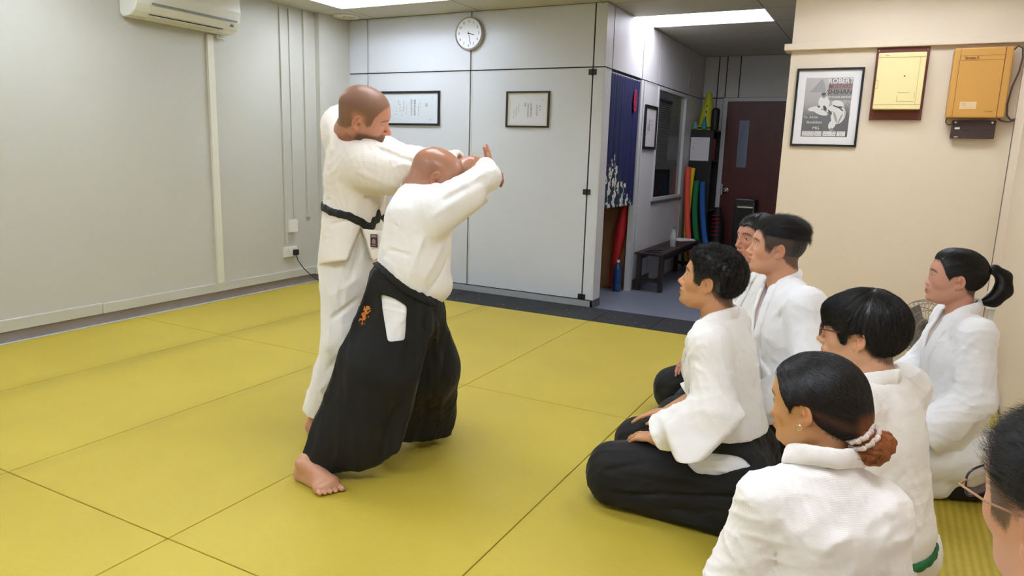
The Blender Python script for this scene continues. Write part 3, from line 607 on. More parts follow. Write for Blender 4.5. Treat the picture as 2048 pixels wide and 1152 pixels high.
# trunking and sockets at the right corner
t = thing('socket_trunking', (XR-.05, YW-.05, .4), 'white trunking blocks and socket at the right hand corner', 'socket')
bx('upper_block', (XR-.052, YW-.13, .455), (XR-.0005, YW-.037, .555), m_white, t, .003)
bx('link', (XR-.03, YW-.1, .33), (XR-.0005, YW-.045, .455), m_white, t)
bx('lower_block', (XR-.065, YW-.16, .245), (XR-.0005, YW-.037, .33), m_white, t, .003)
bx('plug', (XR-.11, YW-.09, .25), (XR-.066, YW-.05, .31), m_dark, t, .004)
# fan
t = thing('floor_fan', (.24, 4.75, 0), 'grey wire cage fan on the mat behind the kneeling woman with a ponytail', 'fan')
C = Vector((.268, 4.85, .40)); fr = frameM(C, (.93, .37, 0), (0, 0, 1)); b = MB()
for r_, z_ in ((.165, 0), (.15, .035), (.11, .05), (.06, .058), (.15, -.035), (.11, -.05)):
    b.tube([fr @ Vector((r_*math.cos(k*math.pi/18), r_*math.sin(k*math.pi/18), z_)) for k in range(37)], .0028, 5, False)
for k in range(36):
    a = k*math.pi/18; c_, s_ = math.cos(a), math.sin(a)
    b.tube([fr @ Vector((r_*c_, r_*s_, z_)) for r_, z_ in ((.04, .058), (.11, .05), (.15, .035), (.165, 0), (.15, -.035), (.08, -.055))], .0016, 4, False)
b.build('cage', mat('grey cage wire', (150, 140, 130), .5), t, True)
b = MB()
for k in range(3):
    A = fr @ Matrix.Rotation(k*2.094, 4, 'Z') @ Matrix.Rotation(.4, 4, 'X'); b.poly([A @ Vector(p) for p in ((.02, -.02, 0), (.13, -.05, 0), (.14, .03, 0), (.08, .06, 0), (.02, .02, 0))], (A.to_3x3() @ Vector((0, 0, .003))))
b.build('blade', mat('fan blade grey', (120, 116, 112), .4), t)
MB().lathe([(.045, -.12), (.055, -.1), (.05, -.03), (.02, -.02), (0, -.02)], (0, 0, 0), 18, fr).build('motor', mat('fan grey', (128, 122, 116), .5), t, True)
MB().tube([C+Vector((.01, .05, -.03)), (.27, 4.90, .03)], .014, 10).build('stem', mat('fan grey', (128, 122, 116), .5), t)
MB().lathe([(.14, 0), (.14, .012), (.06, .03), (.02, .04), (0, .04)], (.27, 4.90, 0), 28).build('base', mat('fan grey', (128, 122, 116), .5), t, True)
b = MB(); pts = [(.602+.07*math.cos(a), 4.83+.16*math.sin(a)-.06, .022) for a in [k*math.pi/10 for k in range(21)]]
b.tube(pts, .02, 10, False); o = b.build('grey_ring', mat('ring grey', (120, 118, 116), .5), None, True); tag(o, 'grey rubber ring lying on the mat by the right wall', 'ring')
# ---- mats
def mat_mat():
    w = N('yellow tatami vinyl'); w.b.inputs['Roughness'].default_value = .5; w.b.inputs['Specular IOR Level'].default_value = .35
    tc = w.n('ShaderNodeTexCoord'); mp = w.n('ShaderNodeMapping'); w.l(tc, 3, mp, 0)
    nz = w.n('ShaderNodeTexNoise'); nz.inputs['Scale'].default_value = 1.3; nz.inputs['Detail'].default_value = 5; w.l(mp, 0, nz, 0)
    cr = w.n('ShaderNodeValToRGB'); w.l(nz, 0, cr, 0); cr.color_ramp.elements[0].position = .3; cr.color_ramp.elements[1].position = .72
    cr.color_ramp.elements[0].color = lin((188, 166, 59)); cr.color_ramp.elements[1].color = lin((200, 179, 67))
    m2 = w.n('ShaderNodeMapping'); w.l(tc, 3, m2, 0); m2.inputs[3].default_value = (14, 260, 1)
    n2 = w.n('ShaderNodeTexNoise'); n2.inputs['Scale'].default_value = 1; n2.inputs['Detail'].default_value = 3; w.l(m2, 0, n2, 0)
    mx = w.n('ShaderNodeVectorMath', operation='SCALE'); w.l(cr, 0, mx, 0)
    mr = w.n('ShaderNodeMapRange'); w.l(n2, 0, mr, 0); mr.inputs[1].default_value = .3; mr.inputs[2].default_value = .7; mr.inputs[3].default_value = .975; mr.inputs[4].default_value = 1.02
    # darker bands along two seams, broken up by noise
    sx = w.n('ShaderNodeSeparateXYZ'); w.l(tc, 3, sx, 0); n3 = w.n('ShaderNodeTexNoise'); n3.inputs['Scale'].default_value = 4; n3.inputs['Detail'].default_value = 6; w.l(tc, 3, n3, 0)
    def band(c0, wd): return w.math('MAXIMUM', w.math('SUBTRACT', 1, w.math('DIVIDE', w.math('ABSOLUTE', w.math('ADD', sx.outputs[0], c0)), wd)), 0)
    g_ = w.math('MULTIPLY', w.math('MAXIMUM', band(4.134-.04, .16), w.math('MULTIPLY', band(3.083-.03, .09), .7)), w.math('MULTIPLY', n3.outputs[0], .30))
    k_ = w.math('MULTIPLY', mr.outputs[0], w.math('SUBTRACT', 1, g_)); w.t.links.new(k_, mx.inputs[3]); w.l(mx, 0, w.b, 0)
    bp = w.n('ShaderNodeBump'); bp.inputs[0].default_value = .35; bp.inputs[1].default_value = .003; w.l(n2, 0, bp, 'Height'); w.l(bp, 0, w.b, 'Normal'); return w.m
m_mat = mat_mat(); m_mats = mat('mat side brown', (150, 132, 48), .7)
def rib_mat():
    w = N('yellow ribbed vinyl'); w.b.inputs['Roughness'].default_value = .55; w.b.inputs['Specular IOR Level'].default_value = .35
    tc = w.n('ShaderNodeTexCoord'); sx = w.n('ShaderNodeSeparateXYZ'); w.l(tc, 3, sx, 0)
    s = w.math('SINE', w.math('MULTIPLY', sx.outputs[0], 230)); nz = w.n('ShaderNodeTexNoise'); nz.inputs['Scale'].default_value = 30; w.l(tc, 3, nz, 0)
    h = w.math('ADD', w.math('MULTIPLY', s, .5), nz.outputs[0]); mr = w.n('ShaderNodeMapRange'); w.t.links.new(h, mr.inputs[0]); mr.inputs[1].default_value = 0; mr.inputs[2].default_value = 1
    mx = w.n('ShaderNodeMix', data_type='RGBA'); w.l(mr, 0, mx, 0); mx.inputs[6].default_value = lin((180, 158, 52)); mx.inputs[7].default_value = lin((200, 180, 70)); w.l(mx, 2, w.b, 0)
    bp = w.n('ShaderNodeBump'); bp.inputs[0].default_value = .5; bp.inputs[1].default_value = .003; w.t.links.new(h, bp.inputs['Height']); w.l(bp, 0, w.b, 'Normal'); return w.m
m_rib = rib_mat()
cx = [XL+.032, -4.134, -3.083, -2.086, -1.085, -.07, XR-.003]; ry = [YN+.002, -2.48, -.515, 1.456, 3.427, 5.396]
cn = ['along the left wall', 'second from the left wall', 'third from the left wall', 'fourth from the left wall', 'fifth from the left wall', 'along the right wall']
rn = ['in the rear row behind the viewer', 'in the row beside the viewer', 'in the nearest row', 'in the middle row', 'in the far row by the black tiles']
for i, (x0, x1) in enumerate(zip(cx, cx[1:])):
    for j, (y0, y1) in enumerate(zip(ry, ry[1:])):
        if j < 2: continue
        if i == 5 and j == 4: y1 = YW-.04
        if i == 4 and j == 4: y1 = YB-.53
        b = MB(); b.box((x0+.0022, y0+.0022, -.04), (x1-.0022, y1-.0022, 0), .003)
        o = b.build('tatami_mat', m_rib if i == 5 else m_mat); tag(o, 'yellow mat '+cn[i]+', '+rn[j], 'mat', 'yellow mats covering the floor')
b = MB().box((-.735, 5.399, -.04), (-.07, YW-.003, -.003), .003).build('rubber_tile', m_rub); tag(b, 'narrow black rubber strip at the foot of the cream wall', 'floor tile')
SC.view_settings.exposure = 1.2
wd = bpy.data.worlds.new('world'); SC.world = wd; wd.use_nodes = True; wd.node_tree.nodes['Background'].inputs[0].default_value = (.8, .85, 1, 1); wd.node_tree.nodes['Background'].inputs[1].default_value = .1
# ================================================================== implicit surfaces
def A3(v): return np.asarray(tuple(v), dtype=f32)
def smin(a, b, k):
    if k <= 0: return np.minimum(a, b)
    h = np.maximum(k-np.abs(a-b), 0)/k
    return np.minimum(a, b)-h*h*k*.25
def smax(a, b, k): return -smin(-a, -b, k)
class Sdf:
    def __init__(s): s.ops = []
    def add(s, pr, k=.02): s.ops.append(('a', pr[0], pr[1], pr[2], k)); return s
    def sub(s, pr, k=.004): s.ops.append(('s', pr[0], pr[1], pr[2], k)); return s
    def inter(s, fn, k=.004): s.ops.append(('i', fn, None, None, k)); return s
    def disp(s, fn): s.ops.append(('d', fn, None, None, 0)); return s
    def filt(s, lo, hi):
        q = Sdf(); n = 0
        for o in s.ops:
            if o[2] is not None:
                m = .012+o[4]
                if np.any(o[2]-m > hi) or np.any(o[3]+m < lo): continue
                n += o[0] == 'a'
            q.ops.append(o)
        return q if n else None
    def __call__(s, p):
        d = np.full(len(p), 1., f32)
        for t, fn, a, b, k in s.ops:
            if t == 'a': d = smin(d, fn(p), k)
            elif t == 's': d = smax(d, -fn(p), k)
            elif t == 'i': d = smax(d, fn(p), k)
            else: d = d+fn(p)
        return d.astype(f32)
    def bounds(s):
        a = [o for o in s.ops if o[0] == 'a']
        return np.min([o[2] for o in a], 0)-.02, np.max([o[3] for o in a], 0)+.02
def cap(a, b, ra, rb=None, flat=None):
    """tapered capsule; flat=(direction, factor) squeezes it along that direction"""
    a, b = A3(a), A3(b); rb = ra if rb is None else rb; ab = b-a; L2 = max(float(ab@ab), 1e-9)
    if flat: fd = A3(flat[0]); fd = fd/np.linalg.norm(fd); fs = 1/flat[1]-1
    def fn(p):
        q = p-a; t = np.clip(q@ab/L2, 0, 1); q = q-t[:, None]*ab
        if flat: q = q+(q@fd*fs)[:, None]*fd
        return (np.sqrt(np.einsum('ij,ij->i', q, q))-(ra+(rb-ra)*t)).astype(f32)
    m = max(ra, rb); return fn, np.minimum(a, b)-m, np.maximum(a, b)+m
def ell(c, r, M=None):
    """ellipsoid; M rows are its axes"""
    c = A3(c); r = np.asarray(r, f32); m = float(max(r))
    def fn(p):
        q = p-c
        if M is not None: q = q@M.T
        u = q/r; k0 = np.sqrt(np.einsum('ij,ij->i', u, u)); u = u/r; k1 = np.sqrt(np.einsum('ij,ij->i', u, u))
        return (k0*(k0-1)/np.maximum(k1, 1e-6)).astype(f32)
    return fn, c-m, c+m
def rbox(c, r, M, rad=.01):
    c = A3(c); r = np.asarray(r, f32)-rad; m = float(np.linalg.norm(r))+rad
    def fn(p):
        q = np.abs((p-c)@M.T)-r
        return (np.linalg.norm(np.maximum(q, 0), axis=1)+np.minimum(q.max(1), 0)-rad).astype(f32)
    return fn, c-m, c+m
def slab(pts, th, rad=.012):
    """convex flat panel with rounded rim; pts in order, in one plane"""
    q = [A3(p) for p in pts]; c = sum(q)/len(q); n = sum(np.cross(q[i]-c, q[(i+1) % len(q)]-c) for i in range(len(q))); n /= np.linalg.norm(n); q = [v-n*((v-c)@n) for v in q]; pl = []
    for i in range(len(q)):
        e = q[(i+1) % len(q)]-q[i]; o = np.cross(e, n); o /= np.linalg.norm(o); o = o if (q[i]-c)@o > 0 else -o; pl.append((q[i], o))
    def fn(p):
        d = [(p-a)@o+rad for a, o in pl]+[np.abs((p-c)@n)-th+rad]; D = np.stack(d, 1)
        return (np.linalg.norm(np.maximum(D, 0), axis=1)*.9+np.minimum(D.max(1), 0)-rad).astype(f32)
    Q = np.array(q); return fn, Q.min(0)-th, Q.max(0)+th
def above(z, fn=None):
    return lambda p: (z-p[:, 2]).astype(f32)
def half(c, n):
    """keeps the side the normal n points away from"""
    c, n = A3(c), A3(n); n = n/np.linalg.norm(n); return lambda p: ((p-c)@n).astype(f32)
def chain(s, pts, rs, k=.02, flat=None):
    for i in range(len(pts)-1): s.add(cap(pts[i], pts[i+1], rs[i], rs[i+1], flat[i] if isinstance(flat, list) else flat), k)
    return s
def wrinkle(seed, f, amp, d=None, stretch=4., ridge=True, sharp=2.):
    """cloth folds: warped waves, drawn out along direction d"""
    g = np.random.default_rng(seed); W1 = g.normal(size=(3, 3)); W2 = g.normal(size=(3, 3)); ph = g.uniform(0, 6, 6)
    W1 /= np.linalg.norm(W1, axis=1)[:, None]; W2 /= np.linalg.norm(W2, axis=1)[:, None]
    A = np.eye(3)
    if d is not None:
        d = A3(d); d = d/np.linalg.norm(d); A = np.eye(3)-np.outer(d, d)*(1-1/stretch)
    def fn(p):
        q = (p@A)*f; o = 0
        w = [np.sin(q@W2[i]*.7+ph[i+3]) for i in range(3)]
        for i in range(3):
            v = np.sin(q@W1[i]+ph[i]+1.6*w[(i+1) % 3]+.8*w[i])
            o = o+((1-np.abs(v))**sharp-.35 if ridge else v*.5)
        return (-amp*o/1.7).astype(f32)
    return fn
def fold(a, b, r, h):
    """one fold: a ridge (h > 0) or crease (h < 0) along a line"""
    a, b = A3(a), A3(b); ab = b-a; L2 = max(float(ab@ab), 1e-9)
    def fn(p):
        q = p-a; t = np.clip(q@ab/L2, 0, 1); q = q-t[:, None]*ab
        return (-h*np.exp(-np.einsum('ij,ij->i', q, q)/(r*r))*(1-.5*np.abs(2*t-1)**3)).astype(f32)
    return fn
C8 = np.array([[i, j, k] for i in (0, 1) for j in (0, 1) for k in (0, 1)])
E12 = [(a, b) for a in range(8) for b in range(a+1, 8) if np.abs(C8[a]-C8[b]).sum() == 1]
def polygonize(s, lo, hi, h, tile=24, B=4):
    n = np.ceil((hi-lo)/h).astype(int)+2; n = ((n+tile-1)//tile)*tile
    Fd = np.full(n, 1., f32)
    ob = np.stack(np.meshgrid(*[np.arange(tile//B)]*3, indexing='ij'), -1).reshape(-1, 3)*B
    of = np.stack(np.meshgrid(*[np.arange(B)]*3, indexing='ij'), -1).reshape(-1, 3)
    rad = B*h*.87
    for ix in range(0, n[0], tile):
        for iy in range(0, n[1], tile):
            for iz in range(0, n[2], tile):
                b = np.array([ix, iy, iz]); tl = lo+b*h; q = s.filt(tl, tl+tile*h)
                if q is None: continue
                c = (lo+(b+ob+(B-1)/2)*h).astype(f32); d = q(c)
                act = np.abs(d) < rad*2.3+.012; neg = (~act) & (d < 0)
                T = np.full((tile,)*3, 1., f32)
                for o in ob[neg]: T[o[0]:o[0]+B, o[1]:o[1]+B, o[2]:o[2]+B] = -1
                if act.any():
                    idx = (ob[act][:, None, :]+of[None]).reshape(-1, 3)
                    T[idx[:, 0], idx[:, 1], idx[:, 2]] = q((lo+(b+idx)*h).astype(f32))
                Fd[ix:ix+tile, iy:iy+tile, iz:iz+tile] = T
    S = Fd < 0; cnt = np.zeros(tuple(np.array(S.shape)-1), np.int8)
    for c in C8: cnt += S[c[0]:S.shape[0]-1+c[0], c[1]:S.shape[1]-1+c[1], c[2]:S.shape[2]-1+c[2]]
    cells = np.argwhere((cnt > 0) & (cnt < 8))
    V = [Fd[cells[:, 0]+c[0], cells[:, 1]+c[1], cells[:, 2]+c[2]] for c in C8]
    acc = np.zeros((len(cells), 3)); m = np.zeros(len(cells))
    for a, b in E12:
        x = (V[a] < 0) != (V[b] < 0); t = np.where(x, V[a]/np.where(V[a] == V[b], 1, V[a]-V[b]), 0)
        acc += np.where(x[:, None], C8[a]+t[:, None]*(C8[b]-C8[a]), 0); m += x
    vs = lo+(cells+acc/m[:, None])*h
    vid = np.full(cnt.shape, -1, np.int32); vid[cells[:, 0], cells[:, 1], cells[:, 2]] = np.arange(len(cells))
    fs = []
    for ax in range(3):
        sl0 = [slice(1, -1)]*3; sl1 = [slice(1, -1)]*3; sl0[ax] = slice(0, -1); sl1[ax] = slice(1, None)
        e = np.argwhere(S[tuple(sl0)] != S[tuple(sl1)])
        if not len(e): continue
        off = np.ones(3, int); off[ax] = 0; e = e+off
        o1, o2 = [(1, 2), (2, 0), (0, 1)][ax]; D1 = np.eye(3, dtype=int)[o1]; D2 = np.eye(3, dtype=int)[o2]
        q = np.stack([vid[tuple((e-D1*i-D2*j).T)] for i, j in ((1, 1), (0, 1), (0, 0), (1, 0))], 1)
        flip = ~S[tuple(e.T)]; q[flip] = q[flip][:, ::-1]; fs.append(q[(q >= 0).all(1)])
    return vs, np.concatenate(fs) if fs else np.zeros((0, 4), int)
def relax(vs, fs, it=1, w=.5):
    for _ in range(it):
        acc = np.zeros_like(vs); c = np.zeros(len(vs))
        for i in range(4):
            j = fs[:, (i+1) % 4]; np.add.at(acc, fs[:, i], vs[j]); np.add.at(c, fs[:, i], 1); np.add.at(acc, j, vs[fs[:, i]]); np.add.at(c, j, 1)
        ok = c > 0; vs = vs.copy(); vs[ok] = vs[ok]*(1-w)+acc[ok]/c[ok, None]*w
    return vs
def mesh_sdf(s, h, boxes=(), lo=None, hi=None):
    """quads of the surface; boxes = [(lo, hi, finer step)] are meshed finely"""
    L, Hh = s.bounds(); L = L if lo is None else A3(lo); Hh = Hh if hi is None else A3(hi)
    VS, FS, k = [], [], 0
    def take(vs, fs, keep):
        nonlocal k
        fs = fs[keep]; u, inv = np.unique(fs, return_inverse=True); VS.append(vs[u]); FS.append(inv.reshape(-1, 4)+k); k += len(u)
    vs, fs = polygonize(s, L, Hh, h); vs = relax(vs, fs)
    c = vs[fs].mean(1); keep = np.ones(len(fs), bool)
    for a, b, hh in boxes: keep &= ~((c > A3(a)).all(1) & (c < A3(b)).all(1))
    take(vs, fs, keep)
    for i, (a, b, hh) in enumerate(boxes):
        a, b = A3(a), A3(b); vs, fs = polygonize(s, a-3*hh, b+3*hh, hh)
        if not len(fs): continue
        vs = relax(vs, fs); c = vs[fs].mean(1); keep = (c > a).all(1) & (c < b).all(1)
        for a2, b2, _ in boxes[:i]: keep &= ~((c > A3(a2)).all(1) & (c < A3(b2)).all(1))
        take(vs, fs, keep)
    return np.concatenate(VS), np.concatenate(FS)
def to_obj(name, vs, fs, m, parent=None, col=None, smooth=True):
    me = bpy.data.meshes.new(name); nv, nf = len(vs), len(fs); k = fs.shape[1]
    me.vertices.add(nv); me.vertices.foreach_set('co', np.asarray(vs, f32).ravel())
    me.loops.add(nf*k); me.loops.foreach_set('vertex_index', fs.astype(np.int32).ravel())
    me.polygons.add(nf); me.polygons.foreach_set('loop_start', np.arange(0, nf*k, k, dtype=np.int32))
    me.polygons.foreach_set('use_smooth', np.full(nf, smooth)); me.update(); me.validate()
    if col is not None:
        a = me.color_attributes.new('Col', 'FLOAT_COLOR', 'POINT'); a.data.foreach_set('color', np.concatenate([col, np.ones((nv, 1))], 1).astype(f32).ravel())
    me.materials.append(m); o = bpy.data.objects.new(name, me); COL.objects.link(o)
    if parent: o.parent = parent; o.matrix_parent_inverse = parent.matrix_world.inverted()
    return o
def part(name, s, h, m, parent, col=None, **kw):
    vs, fs = mesh_sdf(s, h, **kw); return to_obj(name, vs, fs, m, parent, col(vs) if col else None)
# ================================================================== people
def hit(S, px, py, d0, d1, off=0.):
    """depth where the sight line through a photo pixel first meets the surface"""
    t = np.arange(d0, d1, .002); p = np.array([P(px, py, v)[:] for v in t], f32); v = S(p); i = np.argmax(v < off); return t[i] if (v < off).any() else None
class Fr:
    """orthonormal frame: x forward, y left, z up, with scale"""
    def __init__(s, o, yaw, pitch=0, roll=0, sc=1.):
        y, p, r = map(math.radians, (yaw, pitch, roll)); s.o = A3(o); s.s = sc
        f = np.array([math.cos(y)*math.cos(p), math.sin(y)*math.cos(p), math.sin(p)]); l = np.array([-math.sin(y), math.cos(y), 0]); u = np.cross(f, l)
        s.M = np.array([f, math.cos(r)*l+math.sin(r)*u, -math.sin(r)*l+math.cos(r)*u], f32)
    def w(s, x, y=None, z=None):
        v = A3((x, y, z)) if y is not None else A3(x); return s.o+s.s*(v@s.M)
    def d(s, x, y, z): return A3((x, y, z))@s.M
    def loc(s, p): return ((p-s.o)@s.M.T)/s.s
def col3(c): return np.array(lin(c)[:3])
def smooth01(x, a, b): t = np.clip((x-a)/(b-a), 0, 1); return t*t*(3-2*t)
def add_head(S, H, neck, sex='m', nose=1., jaw=1., fat=0., lids=True, neck_r=.055, skull=1.):
    """head sculpted in frame H; neck = world point of the neck base"""
    s = H.s; W = H.w; M = H.M
    def E(c, r, k=.02, ax=None): S.add(ell(W(*c), [v*s for v in r], M if ax is None else ax@M), k*s)
    def Cc(a, b, ra, rb, k=.012): S.add(cap(W(*a), W(*b), ra*s, rb*s), k*s)
    S.add(cap(W(-.03, 0, -.03), neck, neck_r*s, neck_r*1.12*s), .02)
    E((-.010, 0, .036), (.100*skull, .077, .088), .03)
    E((.028, 0, .034), (.066, .066, .074), .03)
    E((.028, 0, -.028), (.062, .060+fat, .078), .03)
    E((.040, 0, -.072), (.046*jaw, .043+fat, .038), .025)
    for y in (-1, 1):
        Cc((-.008, y*(.050+fat), -.048), (.052, y*.026, -.092), .020, .016, .03)
        E((.052, y*.036, -.018), (.030, .026+fat*.6, .026), .02)
    E((.080, 0, -.096), (.017*jaw, .022, .016), .02)
    Cc((.083, -.026, .030), (.083, .026, .030), .011 if sex == 'm' else .008, .011 if sex == 'm' else .008, .022)
    S_ = lambda c, r, k, ax=None: S.sub(ell(W(*c), [v*s for v in r], M if ax is None else ax@M), k*s)
    for y in (-1, 1): S_((.106, y*.035, .009), (.020, .018, .011), .018)
    Cc((.088, 0, .014), (.104*nose+.004*(1-nose)+.003, 0, -.024), .0065, .0092, .012)
    E((.110*(.35+.65*nose)+.0, 0, -.031), (.0125, .0115, .0095), .008)
    for y in (-1, 1): E((.099, y*.0125, -.036), (.0115, .0068, .0078), .006)
    E((.082, 0, -.060), (.019, .027, .020), .014)
    E((.0975, 0, -.0570), (.0075, .021, .0052), .006); E((.0955, 0, -.0690), (.0085, .018, .0062), .006)
    for y in (-1, 1): S.sub(cap(W(.1055, 0, -.0630), W(.092, y*.023, -.0645), .0014*s, .0010*s), .003*s)
    for y in (-1, 1): S_((.107, y*.0065, -.041), (.006, .0032, .003), .002)
    for y in (-1, 1):
        E((.0785, y*.0315, .0085), (.0142, .0150, .0128), .004)
        S.sub(ell(W(.0935, y*.0325, .0075), (.012*s, .0125*s, .0034*s), M), .0015*s)
        S.sub(cap(W(.094, y*.020, .0155), W(.087, y*.044, .0150), .0010*s), .004*s)
    for y in (-1, 1):        # ears: rim, bowl, lobe
        a = math.radians(24)*y; R = np.array([[math.cos(a), -math.sin(a), 0], [math.sin(a), math.cos(a), 0], [0, 0, 1]], f32)
        tl = math.radians(-10); R = R@np.array([[math.cos(tl), 0, math.sin(tl)], [0, 1, 0], [-math.sin(tl), 0, math.cos(tl)]], f32)
        E((-.011, y*.0815, .002), (.0182, .0082, .0288), .005, R)
        E((-.004, y*.0760, -.0265), (.0105, .0070, .0120), .005, R)
        S_((-.0088, y*.0930, .004), (.0118, .0115, .0198), .003, R)
        E((-.0080, y*.0845, .003), (.0030, .0060, .014), .003, R)
        S_((.001, y*.0855, -.005), (.0060, .0130, .0075), .002, R)
def eyes(H, parent, iris=(52, 34, 24)):
    w = mat('eye', (230, 226, 222), .15, vcol=True, coat=.5); s = H.s
    for y in (-1, 1):
        c = H.w(.0785, y*.0315, .0083); b = MB(); r = bmesh.ops.create_uvsphere(b.bm, u_segments=20, v_segments=14, radius=.0124*s)
        me = bpy.data.meshes.new('eye'); b.bm.to_mesh(me); b.bm.free(); vs = np.array([v.co[:] for v in me.vertices]); bpy.data.meshes.remove(me)
        b = MB(); bmesh.ops.create_uvsphere(b.bm, u_segments=24, v_segments=16, radius=.0124*s)
        for v in b.bm.verts: v.co = Vector(tuple(c))+v.co
        o = b.build('eye', w, parent, True); me = o.data
        co_ = np.array([v.co[:] for v in me.vertices])-c; t = (co_@H.d(1, y*.06, -.05))/(.0124*s)
        col = np.where((t > .975)[:, None], col3((12, 10, 10)), np.where((t > .88)[:, None], col3(iris), col3((226, 218, 212))))
        a = me.color_attributes.new('Col', 'FLOAT_COLOR', 'POINT'); a.data.foreach_set('color', np.concatenate([col, np.ones((len(col), 1))], 1).astype(f32).ravel())
def skin_colors(H, base, lips=(168, 96, 84), brow=None, scalp=None, zl=None, beard=None, extra=None):
    base = col3(base)
    def fn(vs):
        L = H.loc(vs); x, y, z = L.T; c = np.tile(base, (len(vs), 1))
        near = (np.abs(y) < .11) & (np.abs(z) < .2) & (np.abs(x) < .2)
        nz = np.sin(x*900+np.sin(y*700)*2)*np.sin(y*820+np.sin(z*760)*2)*np.sin(z*870)
        def mix(m, cc): nonlocal c; m = (m*near)[:, None]; c = c*(1-m)+col3(cc)*m
        bl = np.clip(base*np.array([1.06, .86, .84]), 0, 1)         # rosier cheeks, nose, ears
        m = (np.exp(-((x-.075)**2+(np.abs(y)-.042)**2+(z+.02)**2)/.0007)*.35+np.exp(-((x-.115)**2+y**2+(z+.03)**2)/.0003)*.4+smooth01(np.abs(y), .072, .084)*.5)*near
        c = c*(1-m[:, None])+bl*m[:, None]
        if scalp is not None:
            hl = np.interp(x, zl[0], zl[1]); m = smooth01(z-hl+nz*.006, -.006, .010)*.85*(1-smooth01(np.abs(y), .068, .075)*np.exp(-((x+.010)/.027)**4-(z/.037)**4)); mix(m, scalp)
        if beard is not None:
            m = smooth01(-z+nz*.004, .030, .050)*smooth01(x, -.015, .01)*(1-smooth01(-z, .115, .135))*.8; mix(m, beard)
        if brow is not None:
            a = np.abs(y); arc = .0285+.004*np.sin(np.clip((a-.012)/.04, 0, 1)*math.pi)-.004*smooth01(a, .04, .055)
            m = np.exp(-((z-arc)/.0042)**2)*smooth01(a, .010, .016)*(1-smooth01(a, .048, .056))*smooth01(x, .03, .05)*.9; mix(m, brow)
        m = (np.exp(-(((z+.0575)/.0042)**2)*1.)*(1-smooth01(np.abs(y), .019, .024))+np.exp(-((z+.069)/.0052)**2)*(1-smooth01(np.abs(y), .017, .022)))*smooth01(x, .088, .094); mix(np.clip(m, 0, 1)*.75, lips)
        m = np.exp(-(((z+.0635)/.0012)**2))*(1-smooth01(np.abs(y), .022, .026))*smooth01(x, .086, .092); mix(m*.7, (90, 44, 40))
        m = np.exp(-((z-.0115)/.0018)**2)*smooth01(np.abs(y), .016, .020)*(1-smooth01(np.abs(y), .045, .049))*smooth01(x, .075, .085); mix(m*.6, (50, 34, 30))
        if extra is not None: c = extra(L, c, near)
        return c
    return fn
def add_hand(S, wrist, xd, nd, side, curls=(.3, .35, .4, .45), spread=.12, thumb=(.6, .4), sc=1., fl=1.):
    """wrist point, finger direction, back-of-hand normal, side=+1: thumb on n x d side"""
    x = A3(xd); x /= np.linalg.norm(x); n = A3(nd); n = n-x*(n@x); n /= np.linalg.norm(n); y = np.cross(n, x)*side; w = A3(wrist)
    Q = lambda a, b, c: w+sc*(x*a+y*b+n*c)
    fl_n = (n, .62)
    S.add(cap(Q(-.03, 0, 0), Q(.012, 0, 0), .027*sc, .027*sc, (n, .72)), .01)
    S.add(cap(Q(.015, 0, 0), Q(.055, .002, 0), .029*sc, .036*sc, (n, .42)), .012)
    S.add(cap(Q(.055, .002, 0), Q(.072, .002, -.001), .037*sc, .036*sc, (n, .36)), .008)
    S.add(cap(Q(.015, .018, -.008), Q(.045, .03, -.012), .016*sc, .013*sc), .012)
    ys = (.029, .0095, -.010, -.029); Ls = ((.042, .026, .020), (.046, .029, .021), (.042, .027, .021), (.033, .021, .018)); x0 = (.083, .087, .083, .076)
    for i in range(4):
        a = spread*(1.5-i)*.35; dx = x*math.cos(a)+y*math.sin(a); p = Q(x0[i], ys[i], -.001); ang = 0; r = .0088-(.0006*(i == 3))
        S.add(cap(Q(x0[i]-.03, ys[i]*.85, .001), p, .0105*sc, .0098*sc), .006)
        c = curls[i]
        for j in range(3):
            ang += c*(1.0, 1.15, .8)[j] if not isinstance(c, (tuple, list)) else c[j]
            q = p+sc*fl*Ls[i][j]*(dx*math.cos(ang)-n*math.sin(ang)); S.add(cap(p, q, (r-.0007*j)*sc, (r-.0007*(j+1))*sc), .0025); p = q
    p = Q(.022, .024, -.010); a = thumb[0]; d1 = x*math.cos(a)+y*math.sin(a)*.9-n*.35; d1 /= np.linalg.norm(d1); q = p+sc*.042*d1
    S.add(cap(p, q, .0145*sc, .0115*sc), .010)
    a2 = a-thumb[1]; d2 = x*math.cos(a2)+y*math.sin(a2)*.9-n*.3; d2 /= np.linalg.norm(d2); q2 = q+sc*.030*d2; S.add(cap(q, q2, .0108*sc, .0100*sc), .003)
    d3 = d2*.9+x*.35; d3 /= np.linalg.norm(d3); S.add(cap(q2, q2+sc*.024*d3, .0098*sc, .0078*sc), .003)
